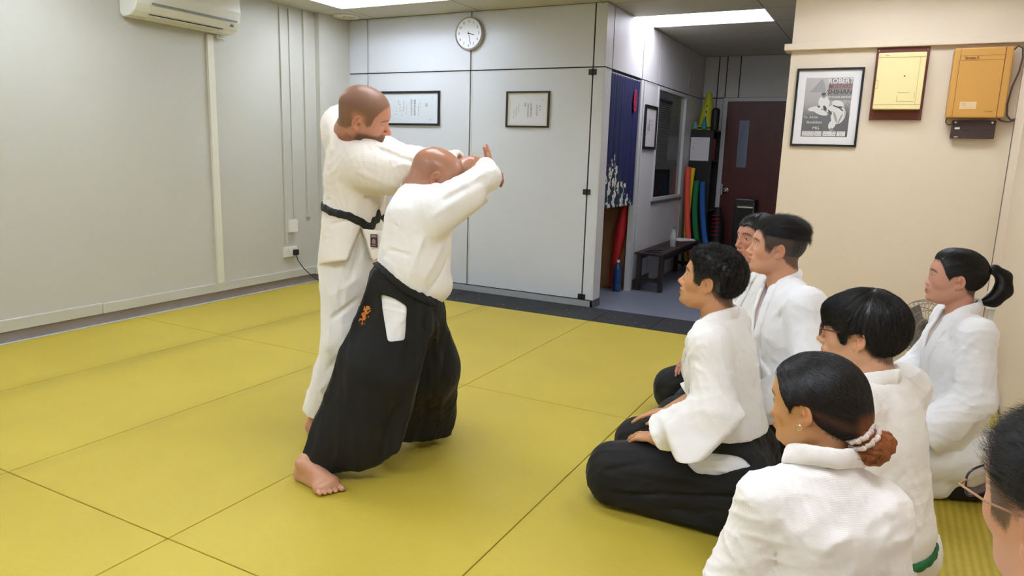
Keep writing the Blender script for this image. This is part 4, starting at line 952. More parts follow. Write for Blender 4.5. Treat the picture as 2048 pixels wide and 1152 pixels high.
def add_foot(S, heel, toe, side, sc=1., ankle=None, up=(0, 0, 1), toes=True):
    """heel = point under the heel on the floor, toe = direction, side=+1: big toe on the left of the direction"""
    x = A3(toe); x /= np.linalg.norm(x); u = A3(up); u = u-x*(u@x); u /= np.linalg.norm(u); y = np.cross(u, x)*side; h = A3(heel); Q = lambda a, b, c: h+sc*(x*a+y*b+u*c)
    S.add(ell(Q(.03, 0, .032), (.036*sc, .031*sc, .034*sc), np.array([x, y, u])), .015)
    S.add(cap(Q(.03, -.004, .024), Q(.17, -.012, .018), .026*sc, .022*sc), .015)
    S.add(cap(Q(.03, .004, .030), Q(.175, .022, .022), .026*sc, .023*sc), .015)
    S.add(cap(Q(.055, 0, .075), Q(.165, .012, .028), .034*sc, .026*sc), .025)
    S.add(cap(Q(.16, -.03, .018), Q(.178, .022, .020), .020*sc, .023*sc), .02)
    if ankle is not None: S.add(cap(Q(.048, 0, .07), ankle, .036*sc, .040*sc), .02)
    for s_ in (-1, 1): S.add(ell(Q(.05, s_*.030, .082), (.013*sc,)*3), .012)
    if toes:
        for b, l, r in ((.027, .062, .0135), (.007, .058, .0095), (-.009, .050, .0090), (-.023, .040, .0085), (-.036, .028, .0080)):
            S.add(cap(Q(.172-.0 if b > 0 else .168+b*.3, b*1.05, .018), Q(.185+l*.55-.02, b*1.2, .0145), r*sc, r*sc), .003)
            S.add(ell(Q(.185+l*.75-.02, b*1.22, .0125), (r*1.15*sc, r*.98*sc, r*.92*sc), np.array([x, y, u])), .003)
def hairline(xs, zs): return (np.array(xs), np.array(zs))
def hair_cap(H, zl, r=(.110, .087, .097), c=(-.012, 0, .038), bumps=None, lump=.003, seed=1, ker=True, extra=(), soft=.6):
    s = H.s; S = Sdf(); S.add(ell(H.w(*c), [v*s for v in r], H.M), .01)
    HS = Sdf()
    for c_, r_, k_ in (((-.010, 0, .036), (.100, .077, .088), .03), ((.028, 0, .034), (.066, .066, .074), .03), ((.028, 0, -.028), (.062, .060, .078), .03)): HS.add(ell(H.w(*c_), [v*s for v in r_], H.M), k_)
    S.add((lambda p: HS(p)-.0055*s, H.w(0, 0, .03)-.13*s, H.w(0, 0, .03)+.13*s), .01)
    for cc, rr, k in extra: S.add(ell(H.w(*cc), [v*s for v in rr], H.M), k)
    g = np.random.default_rng(seed)
    def cut(p):
        L = H.loc(p); return ((np.interp(L[:, 0], zl[0], zl[1])-L[:, 2])*soft+.0012*np.sin(L[:, 0]*600+np.sin(L[:, 1]*300))).astype(f32)*s
    S.inter(cut, .010)
    if ker:
        for y in (-1, 1): S.sub(ell(H.w(.001, y*.088, -.008), (.021*s, .022*s, .033*s), H.M), .004)
    def tex(p):
        L = H.loc(p); a = np.arctan2(L[:, 1], L[:, 0]+.06)
        return (-lump*(np.sin(a*23+np.sin(L[:, 2]*40)*1.3)*.4+np.sin(a*57+L[:, 2]*30)*.3+np.sin(L[:, 0]*80+2*np.sin(L[:, 1]*60+L[:, 2]*40))*.35)).astype(f32)
    S.disp(tex); return S
def gradN(S, p, e=.002):
    n = len(p); Q = np.concatenate([p+np.eye(3)[i]*e for i in range(3)]+[p]).astype(f32); v = S(Q).reshape(4, n); g = (v[:3]-v[3]).T
    return g/(np.linalg.norm(g, axis=1)[:, None]+1e-9), v[3]
def strands(S, H, roots, nrm, n, length, flow, lift, rad, seed=0, curl=0., jit=.3, seg=4, lj=.5, fall=0.):
    """thin tapered hair strands combed over a surface and lifting off it by `lift`"""
    g = np.random.default_rng(seed); i = g.integers(0, len(roots), n); p = roots[i]+g.normal(size=(n, 3))*.0015
    ln = length*(1-lj+lj*g.random(n)*1.4)[:, None]; ax = g.normal(size=p.shape); pts = []; cur = p; d = None; lf = lift*(.5+g.random(n))
    for k in range(seg+1):
        gr, v = gradN(S, cur); cur = cur-gr*(v-.0006-lf*ln[:, 0]*k/seg)[:, None]; pts.append(cur)
        fl = flow(H.loc(cur))@H.M; fl = fl/(np.linalg.norm(fl, axis=1)[:, None]+1e-6)
        if d is None: d = fl+ax*jit
        d = d*.6+fl*.5+np.cross(d, ax)*curl*.35-np.array([0, 0, fall]); d = d-gr*(d*gr).sum(1)[:, None]*.9; d /= np.linalg.norm(d, axis=1)[:, None]+1e-9; cur = cur+d*ln/seg
    pts = np.stack(pts, 1); sd = np.cross(d, gr)+1e-5; sd /= np.linalg.norm(sd, axis=1)[:, None]; R = seg+1; V = np.zeros((n, R, 3, 3))
    for k in range(R):
        r = rad*(1-k/R*.85)
        for j in range(3): V[:, k, j] = pts[:, k]+r*(math.cos(j*2.094)*sd+math.sin(j*2.094)*gr)
    V = V.reshape(-1, 3); base = (np.arange(n)*R*3)[:, None]; F_ = []
    for k in range(seg):
        for j in range(3): F_.append(base+np.array([k*3+j, k*3+(j+1) % 3, (k+1)*3+(j+1) % 3, (k+1)*3+j])[None])
    return V, np.concatenate(F_)
def hair(H, S, m, parent, h=.004, n=3000, length=.03, flow=None, lift=.35, rad=.0006, seed=0, where=None, col=None, name='hair', **kw):
    """hair = shell plus strands in one mesh"""
    vs, fs = mesh_sdf(S, h); c = vs[fs].mean(1)
    e1 = vs[fs[:, 2]]-vs[fs[:, 0]]; e2 = vs[fs[:, 3]]-vs[fs[:, 1]]; nn = np.cross(e1, e2); nn /= np.linalg.norm(nn, axis=1)[:, None]+1e-9
    L = H.loc(c); out = ((c-H.w(-.01, 0, .03))*nn).sum(1) > 0
    if where is not None: out &= where(L)
    if n and out.any():
        fl = flow or (lambda L: np.stack([-np.ones(len(L)), L[:, 1]*4, -.4-0*L[:, 0]], 1))
        V, Fq = strands(S, H, c[out], nn[out], n, length*H.s, fl, lift, rad, seed, **kw)
        fs = np.concatenate([fs, Fq+len(vs)]); vs = np.concatenate([vs, V])
    return to_obj(name, vs, fs, m, parent, col(H.loc(vs)) if col else None)
def grad(S, p, e=.004):
    p = A3(p); Q = np.array([p+d for d in (np.eye(3)*e).tolist()]+[p-d for d in (np.eye(3)*e)]+[p], f32); v = S(Q); g = v[:3]-v[3:6]; return g/(np.linalg.norm(g)+1e-9), float(v[6])
def project(S, p, off=.0, it=6):
    p = A3(p)
    for _ in range(it):
        g, v = grad(S, p); p = p-g*(v-off)
    return p, grad(S, p)[0]
def ribbon(pts, nrms, w, th, k=.006, S=None):
    S = S or Sdf()
    for i in range(len(pts)-1): S.add(cap(pts[i], pts[i+1], w, w, (A3(nrms[i])+A3(nrms[i+1]), th/w)), k)
    return S
def hug(S, pts, off=.004, raw=(), sub=3):
    """lay a polyline onto the surface of S; raw = {index: outward normal} keeps points that stand free of it"""
    P_, N_ = [], []
    q = [A3(p) for p in pts]
    for i in range(len(q)-1):
        for j in range(sub):
            t = j/sub; p = q[i]*(1-t)+q[i+1]*t
            a, b = raw.get(i) if raw else None, raw.get(i+1) if raw else None
            if a is not None and b is not None: P_.append(p); N_.append(A3(a)*(1-t)+A3(b)*t); continue
            pp, nn = project(S, p, off)
            if a is not None: pp = q[i]*(1-t)**1+pp*t if t < 1 else pp; nn = A3(a)*(1-t)+nn*t; P_.append(q[i]*(1-t)+pp*t if t else q[i]); N_.append(nn); continue
            P_.append(pp); N_.append(nn)
    pp, nn = project(S, q[-1], off); P_.append(pp); N_.append(nn); return P_, N_
m_gi = mat('off white heavy cotton', (250, 246, 240), .85, weave=.12, wscale=1300, sheen=.15, noise=.02, nscale=5)
m_gi2 = mat('white cotton', (248, 247, 246), .85, weave=.05, wscale=1700, sheen=.1)
m_gi3 = mat('cream cotton', (250, 240, 226), .85, weave=.12, wscale=1200, sheen=.15)
m_gir = mat('ribbed off white cotton', (248, 242, 236), .85, weave=.14, wscale=1500, sheen=.15)
m_hak = mat('black hakama cloth', (11, 11, 12), .8, sheen=.06, bump=.05, bscale=12)
m_belt = mat('black belt cloth', (16, 16, 18), .6, weave=.3, wscale=1500)
m_inner = mat('dark red jacket lining', (88, 40, 44), .8)
def m_skin(n, c=(200, 140, 110), rough=.45): return mat('skin '+n, c, rough, vcol=True, sss=.12, bump=.04, bscale=220, spec=.4)
m_hairb = mat('black hair', (18, 16, 16), .38, vcol=False, spec=.6)
m_hairv = mat('brown black hair', (30, 22, 18), .38, vcol=True, spec=.6)
def person(loc, label):
    o = thing('person', loc, label, 'person'); return o
def jacket_sdf(J, f, l, g=1., seed=1, depth=.70, bottom=None, sl=(.082, .078, .088), cuff=(True, True), amp=.0052, droop=(.0, .0), neck_r=.064, vdeep=.26, skirt=None, fr=58., vfront=.105):
    """wrapped jacket: J has hip waist chest neck shL shR elL elR cfL cfR; f forward, l left"""
    f, l = A3(f), A3(l); S = Sdf(); fl = (f, depth)
    hip, wa, ch, nk = [A3(J[k]) for k in ('hip', 'waist', 'chest', 'neck')]
    S.add(cap(hip, wa, .190*g, .180*g, fl), .05).add(cap(wa, ch, .180*g, .195*g, fl), .06)
    S.add(cap(ch, ch*.45+nk*.55, .185*g, .125*g, fl), .06)
    up = (nk-ch)/np.linalg.norm(nk-ch)
    for s_ in 'LR':
        sh, e, c = [A3(J[k+s_]) for k in ('sh', 'el', 'cf')]
        S.add(cap(nk-up*.055, sh, .060*g, .074*g), .05)
        S.add(cap(sh, e, sl[0], sl[1]), .045)
        dd = (c-e)/np.linalg.norm(c-e)
        S.add(cap(e, c+dd*.07, sl[1], sl[2]+.006), .03)
        if droop[0 if s_ == 'L' else 1]:
            dz = A3((0, 0, -droop[0 if s_ == 'L' else 1])); S.add(cap(e*.6+c*.4+dz*.3, c+dz+dd*.06, sl[1]*.5, sl[2]*.30), .06)
    if skirt: S.add(cap(wa, A3(skirt[0]), .178*g, skirt[1], fl), .05)
    S.disp(wrinkle(seed, fr, amp)); S.disp(wrinkle(seed+50, fr*2.2, amp*.3))
    for s_ in 'LR':
        sh, e, c = [A3(J[k+s_]) for k in ('sh', 'el', 'cf')]; ax = (sh-nk)/np.linalg.norm(sh-nk)
        arm = sh-ax*.03-up*.02
        for j, (da, db, hh) in enumerate((((.02, -.02), (-.10, .06), .010), ((-.01, -.06), (-.16, .02), .008), ((.05, -.05), (-.03, -.16), -.008))):
            a_ = arm+f*.085*(1-j*.5)+up*da[0]; S.disp(fold(a_+ax*.02, a_+up*db[0]-ax*.08+f*.02, .014, hh))
            S.disp(fold(arm-f*(.08-.03*j)+ax*.01, arm-f*.07-up*(.14+.04*j)-ax*(.05-.03*j), .013, hh))
    return S
def finish_jacket(S, J, f, l, H, g=1., bottom=None, hollow=.012, neck_r=.066, vdeep=.25, cuffs='LR', sl=.088, vw=1., cuffcut=.01):
    """neck opening, front V, sleeve mouths and hem cut; returns a copy of the uncut surface for draping"""
    S0 = Sdf(); S0.ops = list(S.ops); f, l = A3(f), A3(l); nk, ch = A3(J['neck']), A3(J['chest']); up = (nk-ch)/np.linalg.norm(nk-ch)
    hd = H.w(-.03, 0, -.05); S.sub(cap(nk-up*.03+f*.01, hd+(hd-nk)*.5, neck_r*.92, neck_r*1.08), .006)
    a = nk+f*.065-up*.0; b = nk+f*(.165*g)-up*vdeep; S.sub(cap(a, b, .050*vw, .004, (f, 1.6)), .006)
    for s_ in cuffs:
        e, c = A3(J['el'+s_]), A3(J['cf'+s_]); d = (c-e)/np.linalg.norm(c-e)
        S.sub((lambda c=c, d=d: (lambda p: np.maximum(-((p-c)@d)+cuffcut, np.linalg.norm(p-c, axis=1)-.26).astype(f32), c-.26, c+.26))(), .003)
        S.sub(cap(c-d*.07, c+d*.06, sl-.030, sl-.008), .004)
    if bottom is not None:
        for c, n in (bottom if isinstance(bottom, list) else [bottom]): S.inter(half(c, n), .004)
    return S0
def lapels(S0, J, f, l, w=.026, th=.009, vdeep=.25, r=.074, cross=True, back=.034, tail=.16, g=1.):
    f, l = A3(f), A3(l); nk, ch, wa = A3(J['neck']), A3(J['chest']), A3(J['waist']); up = (nk-ch)/np.linalg.norm(nk-ch); R_ = Sdf()
    for s_, end in ((1, -.05), (-1, -.035)):
        a0 = nk-f*r+up*back; a1 = nk-f*r*.62+l*s_*r*.78+up*back*.85; a2 = nk+l*s_*r*1.08+f*.004+up*back*.30
        a3 = nk+l*s_*r*.92+f*.055-up*.030; v = nk+f*.16*g-up*vdeep+l*s_*.012; e = v-up*tail+l*(-s_)*.075*tail/.16
        pts = [a0, a1, a2, a3, a3*.5+v*.5+l*s_*.006, v, e]
        P_, N_ = hug(S0, pts, .003, raw={0: -f, 1: -f*.6+l*s_*.8, 2: l*s_*.95+up*.25})
        ribbon(P_, N_, w, th, .008, R_)
    return R_
def seated(o, yaw, H, label, seed, sc=1., g=1., lean=0., skin=(206, 150, 112), jm=None, mh=.006, hfine=.0032, bot='hakama', arms=None, sl=(.080, .080, .092), droop=(.06, .06), skin_fn=None, hands=True, neck_f=.0, kn=.15, kx=.44, cuffs='LR', amp=.0052, vdeep=.24, jb=None, extra_body=None, xj=None, nose=1., jaw=1., fat=0., sex='m', fr=58., vw=1., skull=1., fine=None, hand_k={}, handL=True, handR=True, lapw=.025, neckr=.055, shw=.19, mz=None):
    T = Fr(o, yaw, 0, 0, sc); W = T.w; f, l = T.d(1, 0, 0), T.d(0, 1, 0)
    p = person(tuple(o), label); Hl = T.loc(H.w(-.035, 0, -.05)[None])[0]
    nkx = Hl[0]*.9-.0+neck_f; nkz = Hl[2]-.085
    J = dict(hip=W(0, 0, .29), waist=W(nkx*.35, 0, .40), chest=W(nkx*.75, 0, .60*.4+(nkz-.19)*.6), neck=W(nkx, Hl[1]*.9, nkz))
    a = dict(shL=(nkx-.015, shw, nkz-.06), shR=(nkx-.015, -shw, nkz-.06), elL=(nkx+.03, .27, .50), elR=(nkx+.03, -.27, .50), cfL=(nkx+.19, .20, .36), cfR=(nkx+.19, -.20, .36), haL=(nkx+.25, .15, .31), haR=(nkx+.25, -.15, .31), hdL=(.9, -.35, -.25), hdR=(.9, .35, -.25), hnL=(.2, .1, 1), hnR=(.2, -.1, 1))
    if arms: a.update(arms)
    for k in ('shL', 'shR', 'elL', 'elR', 'cfL', 'cfR', 'haL', 'haR'): J[k] = W(*a[k])
    gw = g*sc; B = Sdf(); add_head(B, H, J['neck']-.0, sex=sex, nose=nose, jaw=jaw, fat=fat, neck_r=neckr, skull=skull)
    B.add(cap(J['neck'], J['chest'], .058*sc, .15*sc*g, (f, .62)), .03).add(cap(J['chest'], J['hip'], .15*sc*g, .15*sc*g, (f, .66)), .05)
    B.add(cap(J['neck']-A3((0, 0, .025)), J['shL'], .040*gw, .045*gw), .03).add(cap(J['neck']-A3((0, 0, .025)), J['shR'], .040*gw, .045*gw), .03)
    for s_, y in (('L', 1), ('R', -1)):
        B.add(cap(J['sh'+s_], J['el'+s_], .048*sc, .040*sc), .02).add(cap(J['el'+s_], J['ha'+s_], .040*sc, .027*sc), .015)
        if (handL if y > 0 else handR): add_hand(B, J['ha'+s_], T.d(*a['hd'+s_]), T.d(*a['hn'+s_]), y*-1*-1 if False else (-y), sc=.95*sc, **hand_k)
        B.add(cap(W(0, y*.09, .22), W(kx, y*kn, .12), .085*sc, .06*sc), .03).add(cap(W(kx, y*kn, .08), W(.02, y*.09, .06), .05*sc, .035*sc), .01)
        add_foot(B, W(.02, y*.09, .05), T.d(-1, -y*.1, -.1), y, sc=.9, up=T.d(0, 0, -1), toes=True)
    if extra_body: extra_body(B, T, J)
    B.inter(above(.002), .002)
    boxes = fine(H, J, T) if fine else [(H.w(0, 0, 0)-.17*H.s, H.w(0, 0, 0)+.17*H.s, hfine)]
    for s_, ok in (('L', handL), ('R', handR)):
        if ok: c = J['ha'+s_]+T.d(*a['hd'+s_])*.08; boxes.append((c-.13, c+.13, .003))
    ms = m_skin('tone %d' % seed)
    part('body', B, .009, ms, p, col=skin_fn(H) if skin_fn else None, boxes=boxes)
    S = jacket_sdf(J, f, l, gw, seed, sl=tuple(v*sc for v in sl), droop=tuple(v*sc for v in droop), amp=amp, fr=fr)
    if xj: xj(S, T, J)
    jb_ = jb(T) if jb else [(W(0, 0, .30), (0, 0, -1))]
    S0 = finish_jacket(S, J, f, l, H, gw, bottom=jb_, vdeep=vdeep*sc, cuffs=cuffs, sl=sl[2]*sc, vw=vw)
    jm = jm or m_gi; jk = part('jacket', S, mh, jm, p)
    part('lapel', lapels(S0, J, f, l, w=lapw*sc, vdeep=vdeep*sc, g=gw), .0045, jm, jk)
    return p, T, J, S0
def hakama_seat(T, sc=1., seed=3, g=1., kn=.16, amp=.006):
    W = T.w; S = Sdf(); f, l = T.d(1, 0, 0), T.d(0, 1, 0)
    S.add(cap(W(.03, 0, .31), W(.02, 0, .22), .15*g, .185*g, (f, .75)), .05)
    for y in (-1, 1):
        S.add(cap(W(.0, y*.11, .21), W(.44, y*kn, .135), .155*g, .115*g), .06)
        S.add(cap(W(.43, y*(kn+.01), .09), W(-.05, y*.15, .07), .10*g, .11*g), .06)
        S.add(cap(W(-.12, y*.10, .05), W(-.22, y*.08, .03), .10*g, .05*g, (T.d(0, 0, 1), .6)), .05)
    S.disp(wrinkle(seed, 38., amp, T.d(1, 0, -.1), 3.5)); S.disp(wrinkle(seed+9, 90, amp*.4, T.d(1, 0, 0), 3))
    for y in (-1, 1):
        S.disp(fold(W(.54, y*.17, .10), W(.0, y*.30, .09), .016, -.016)); S.disp(fold(W(.50, y*.24, .06), W(-.1, y*.29, .04), .014, .008))
        S.disp(fold(W(.40, y*.26, .14), W(.05, y*.27, .20), .02, -.006)); S.disp(fold(W(.55, y*.1, .14), W(.2, y*.05, .25), .02, -.010))
    S.inter(above(.003), .01); return S
short_flow = lambda L: np.stack([-.3-0*L[:, 0], L[:, 1]*5, -.8+L[:, 2]*6], 1)
# ---- kneeling man in front, black pleated trousers
H1 = Fr((-.562, 2.706, .898), 180.3, 11, .6, 1.)
zl_m = hairline((-.12, -.085, -.045, -.025, -.022, .018, .020, .045, .055, .075, .10), (-.055, -.050, -.035, .000, .015, .018, -.012, -.005, .030, .062, .068))
def sk1(H): return skin_colors(H, (206, 150, 106), brow=(40, 28, 24), scalp=(70, 52, 42), zl=hairline((-.12, -.085, -.045, -.02, .018, .03, .052, .06, .075, .10), (-.075, -.07, -.05, -.02, .01, -.02, -.01, .03, .06, .066)))
def xj1(S, T, J):
    q = [P(1327, 862, 2.52), P(1366, 955, 2.44), P(1440, 892, 2.46), P(1490, 830, 2.48), P(1400, 790, 2.52)]
    S.add(slab([q[0]-(q[1]-q[0])*.05]+q[1:], .040, .02), .04)
    S.disp(fold(P(1385, 860, 2.42), P(1420, 900, 2.40), .013, .012)); S.disp(fold(P(1370, 850, 2.42), P(1450, 850, 2.36), .012, -.010)); S.disp(fold(P(1395, 790, 2.4), P(1375, 880, 2.42), .012, .012))
p1, T1, J1, S1 = seated((-.41, 2.70, 0), 180, H1, 'kneeling man nearest the demonstrating pair, black pleated trousers, hands on his thighs', 11, sc=.97, skin_fn=sk1,
    arms=dict(elL=(.05, .255, .50), cfL=(.225, .235, .355), haL=(.275, .19, .315), hdL=(.85, -.42, -.18), elR=(.07, -.25, .50), cfR=(.22, -.18, .37), haR=(.30, -.10, .335), hdR=(.93, .2, -.25)),
    droop=(0, .05), jb=lambda T: [(T.w(-.02, 0, .355), T.d(-.12, 0, -1))], xj=xj1, hand_k=dict(curls=(.15, .18, .22, .28), spread=.25), g=.98)
eyes(H1, p1)
hk = hakama_seat(T1, seed=5, kn=.165)
for a, b_, r_, h_ in (((1205, 985), (1480, 992), .012, -.014), ((1240, 935), (1420, 965), .02, .006), ((1215, 940), (1300, 925), .010, -.010), ((1255, 1010), (1480, 1012), .010, .008), ((1400, 1030), (1520, 960), .012, -.012), ((1440, 1040), (1530, 985), .012, .010), ((1430, 960), (1530, 900), .02, -.008)):
    d_ = hit(hk, *a, 2.2, 3.2) or 2.7; e_ = hit(hk, *b_, 2.2, 3.2) or 2.6; hk.disp(fold(P(*a, d_), P(*b_, e_), r_, h_))
def inset(hk, poly, d0, d1, m, parent, name, dep=.03, h=.005, seed=1, amp=.003):
    """opening in dark cloth with the white layer showing inside it"""
    ds = [hit(hk, x, y, d0, d1) or (d0+d1)/2 for x, y in poly]; dm = sum(ds)/len(ds)
    c = sum((P(x, y, d) for (x, y), d in zip(poly, ds)), Vector())/len(poly)
    g_, _ = grad(hk, c, .03); n = Vector(tuple(g_)).normalized()
    def onp(x, y):
        v = (P(x, y, 1)-Vector((0, 0, CAM_H))); o = Vector((0, 0, CAM_H)); t = (c-o).dot(n)/v.dot(n); return o+v*t
    q = [onp(x, y) for x, y in poly]
    hk2 = Sdf(); hk2.ops = list(hk.ops); hk.sub(slab(q, dep+.06, .008), .004)
    S = Sdf(); qc = sum(q, Vector())/len(q); Q = np.array([v[:] for v in q]); sl_ = slab([qc+(v-qc)*1.25 for v in q], dep+.05, .01)[0]
    S.add((lambda p: np.maximum(hk2(p)+.012, sl_(p)), Q.min(0)-.05, Q.max(0)+.05), 0); S.disp(wrinkle(seed, 75, amp)); part(name, S, h, m, parent)
inset(hk, [(1372, 925), (1405, 904), (1480, 912), (1501, 928), (1440, 950), (1392, 946)], 2.2, 2.9, m_gi2, p1, 'under_jacket_hem', seed=31)
part('hakama', hk, .0065, m_hak, p1)
S = Sdf(); S.add(ell(H1.w(-.018, 0, .040), (.112, .088, .100), H1.M), .01).add(ell(H1.w(.03, 0, .085), (.07, .07, .045), H1.M), .02)
h1 = hair_cap(H1, zl_m, r=(.113, .088, .102), c=(-.016, 0, .040), lump=.004, extra=[((.035, 0, .088), (.062, .066, .042), .02)])
hair(H1, h1, m_hairb, p1, h=.0035, n=9000, length=.024, lift=.30, rad=.00055, seed=4, curl=.9, jit=.7, where=lambda L: (L[:, 2] > .03) | (L[:, 0] < -.06), flow=lambda L: np.stack([.3-L[:, 0]*6, L[:, 1]*5, .2+0*L[:, 0]], 1))
#, .0, .40), T1.w(-.06, .16, .39), T1.w(.06, .19, .385)], .004); part('belt_knot', ribbon(P_, N_, .016, .006), .004, m_belt, p1)
def skf(base, brow=(40, 28, 24), scalp=(70, 52, 42), zl=None, **kw):
    zl = zl or hairline((-.12, -.085, -.045, -.02, .018, .03, .052, .06, .075, .10), (-.075, -.07, -.05, -.02, .01, -.02, -.01, .03, .06, .066))
    return lambda H: skin_colors(H, base, brow=brow, scalp=scalp, zl=zl, **kw)
def hc2(L):
    x, y, z = L.T; g = (smooth01(np.abs(y), .045, .06)*(1-smooth01(z, .045, .065))*smooth01(x, -.07, -.03)*.8)[:, None]
    c = np.tile(col3((14, 12, 12)), (len(L), 1)); c = c*(1-g)+col3((84, 64, 54))*g; t = (smooth01(z, .07, .11)*.4)[:, None]; return c*(1-t)+col3((52, 40, 36))*t
up_flow = lambda L: np.stack([.4-L[:, 0]*5, L[:, 1]*5, .5+0*L[:, 0]], 1)
# ---- tall man with brushed back hair behind the first one
H2 = Fr((-.409, 3.265, .980), 193, 6, -.7, 1.02)
p2, T2, J2, S2 = seated((-.27, 3.25, 0), 206, H2, 'kneeling man with swept back hair and shaved sides, jacket open at the chest', 12, sc=1.04, g=.98, shw=.178, skin_fn=skf((212, 156, 124)), vw=1.5, vdeep=.31,
    arms=dict(elL=(.04, .28, .50), cfL=(.22, .22, .34)), jm=m_gi2, amp=.005, droop=(.05, .05), neckr=.060)
eyes(H2, p2)
part('hakama', hakama_seat(T2, seed=6), .009, m_hak, p2)
zl2 = hairline((-.12, -.085, -.045, -.025, -.022, .018, .020, .050, .062, .075, .10), (-.055, -.045, -.03, .000, .012, .018, -.005, .012, .040, .068, .072))
h2 = hair_cap(H2, zl2, r=(.105, .080, .094), c=(-.013, 0, .038), lump=.002, extra=[((-.03, 0, .095), (.078, .052, .040), .02)])
hair(H2, h2, m_hairv, p2, h=.0035, n=8000, length=.040, lift=.34, rad=.0005, seed=5, jit=.25, where=lambda L: L[:, 2] > .055, col=hc2, flow=lambda L: np.stack([-1-0*L[:, 0], L[:, 1]*2, .15+0*L[:, 0]], 1))
# ---- man farthest in the row
H3 = Fr((-.560, 3.700, .962), 227, 4, 0, 1.)
p3, T3, J3, S3 = seated((-.45, 3.78, 0), 212, H3, 'kneeling man farthest back in the row, face half hidden by the man before him', 13, sc=1.0, skin_fn=skf((196, 138, 110)), jm=m_gi2, hfine=.004, mh=.008)
eyes(H3, p3)
part('hakama', hakama_seat(T3, seed=8), .01, m_hak, p3)
h3 = hair_cap(H3, zl_m, r=(.108, .084, .098), c=(-.014, 0, .038), lump=.003)
hair(H3, h3, m_hairb, p3, h=.005, n=3000, length=.022, lift=.25, rad=.0006, seed=6, where=lambda L: L[:, 2] > .03)
# ---- man with glasses and thick fringe
H4 = Fr((-.026, 2.292, .858), 172, 1, .5, 1.)
def xj4(S, T, J):
    S.add(slab([T.w(.02, .24, .62), T.w(-.06, .29, .40), T.w(.10, .33, .335), T.w(.22, .30, .42), T.w(.16, .24, .6)], .05, .03), .06)
p4, T4, J4, S4 = seated((.11, 2.26, 0), 158, H4, 'young man with red brown glasses and a thick black fringe kneeling in white jacket', 14, sc=.97, g=.95, skin_fn=skf((214, 162, 126)), vdeep=.2,
    arms=dict(elL=(.04, .24, .47), cfL=(.18, .24, .38), haL=(.24, .14, .3), haR=(.22, -.12, .3)), kn=.10, kx=.38, jm=m_gi, xj=xj4, jb=lambda T: [(T.w(0, 0, .14), (0, 0, -1))], droop=(.03, .05), mh=.0065)
eyes(H4, p4)
S = Sdf()
for y in (-1, 1): S.add(cap(T4.w(0, y*.10, .20), T4.w(.37, y*.10, .12), .125, .09), .05).add(cap(T4.w(.37, y*.10, .09), T4.w(-.02, y*.10, .07), .08, .08), .04)
S.disp(wrinkle(44, 50, .005)); S.inter(above(.003), .01); part('trousers', S, .009, m_gi2, p4)
def belt(T, z, rx, ry, m, parent, S0, w=.021, name='belt', tilt=0., cx=.03, knot=True, raw=False):
    pts = [T.w(cx+rx*math.cos(a), ry*math.sin(a), z+tilt*math.cos(a)) for a in [k*math.pi/12 for k in range(25)]]
    P_, N_ = ([A3(v) for v in pts], [A3(v)-A3(T.w(cx, 0, z)) for v in pts]) if raw else hug(S0, pts, .003, sub=1)
    R_ = ribbon(P_, N_, w, .006)
    if knot:
        q, n = project(S0, T.w(cx+rx, 0, z+tilt), .008); n_ = n
        R_.add(ell(q, (.03, .03, .022)), .01)
        for s_ in (-1, 1): e = q+T.d(.02, s_*.07, -.14); R_.add(cap(q, e, w, w, (n_, .28)), .01)
    return part(name, R_, .005, m, parent)
belt(T4, .25, .148, .200, mat('green belt', (24, 112, 62), .7), p4, S4, w=.016, cx=.02, knot=False, raw=True)
zl4 = hairline((-.13, -.085, -.050, -.030, -.026, .020, .022, .042, .056, .075, .12), (-.070, -.062, -.045, -.010, .016, .022, -.020, -.012, .022, .026, .024))
h4 = hair_cap(H4, zl4, r=(.116, .092, .106), c=(-.014, 0, .038), lump=.0025, extra=[((.045, 0, .062), (.068, .072, .050), .02)], soft=.8)
hair(H4, h4, m_hairb, p4, h=.0035, n=11000, length=.045, lift=.07, rad=.0005, seed=7, jit=.22, flow=lambda L: np.stack([1.2*np.sign(L[:, 0]+.02)*np.clip(np.abs(L[:, 0]+.02)*12, .2, 1), L[:, 1]*9, -.6-0*L[:, 0]], 1))
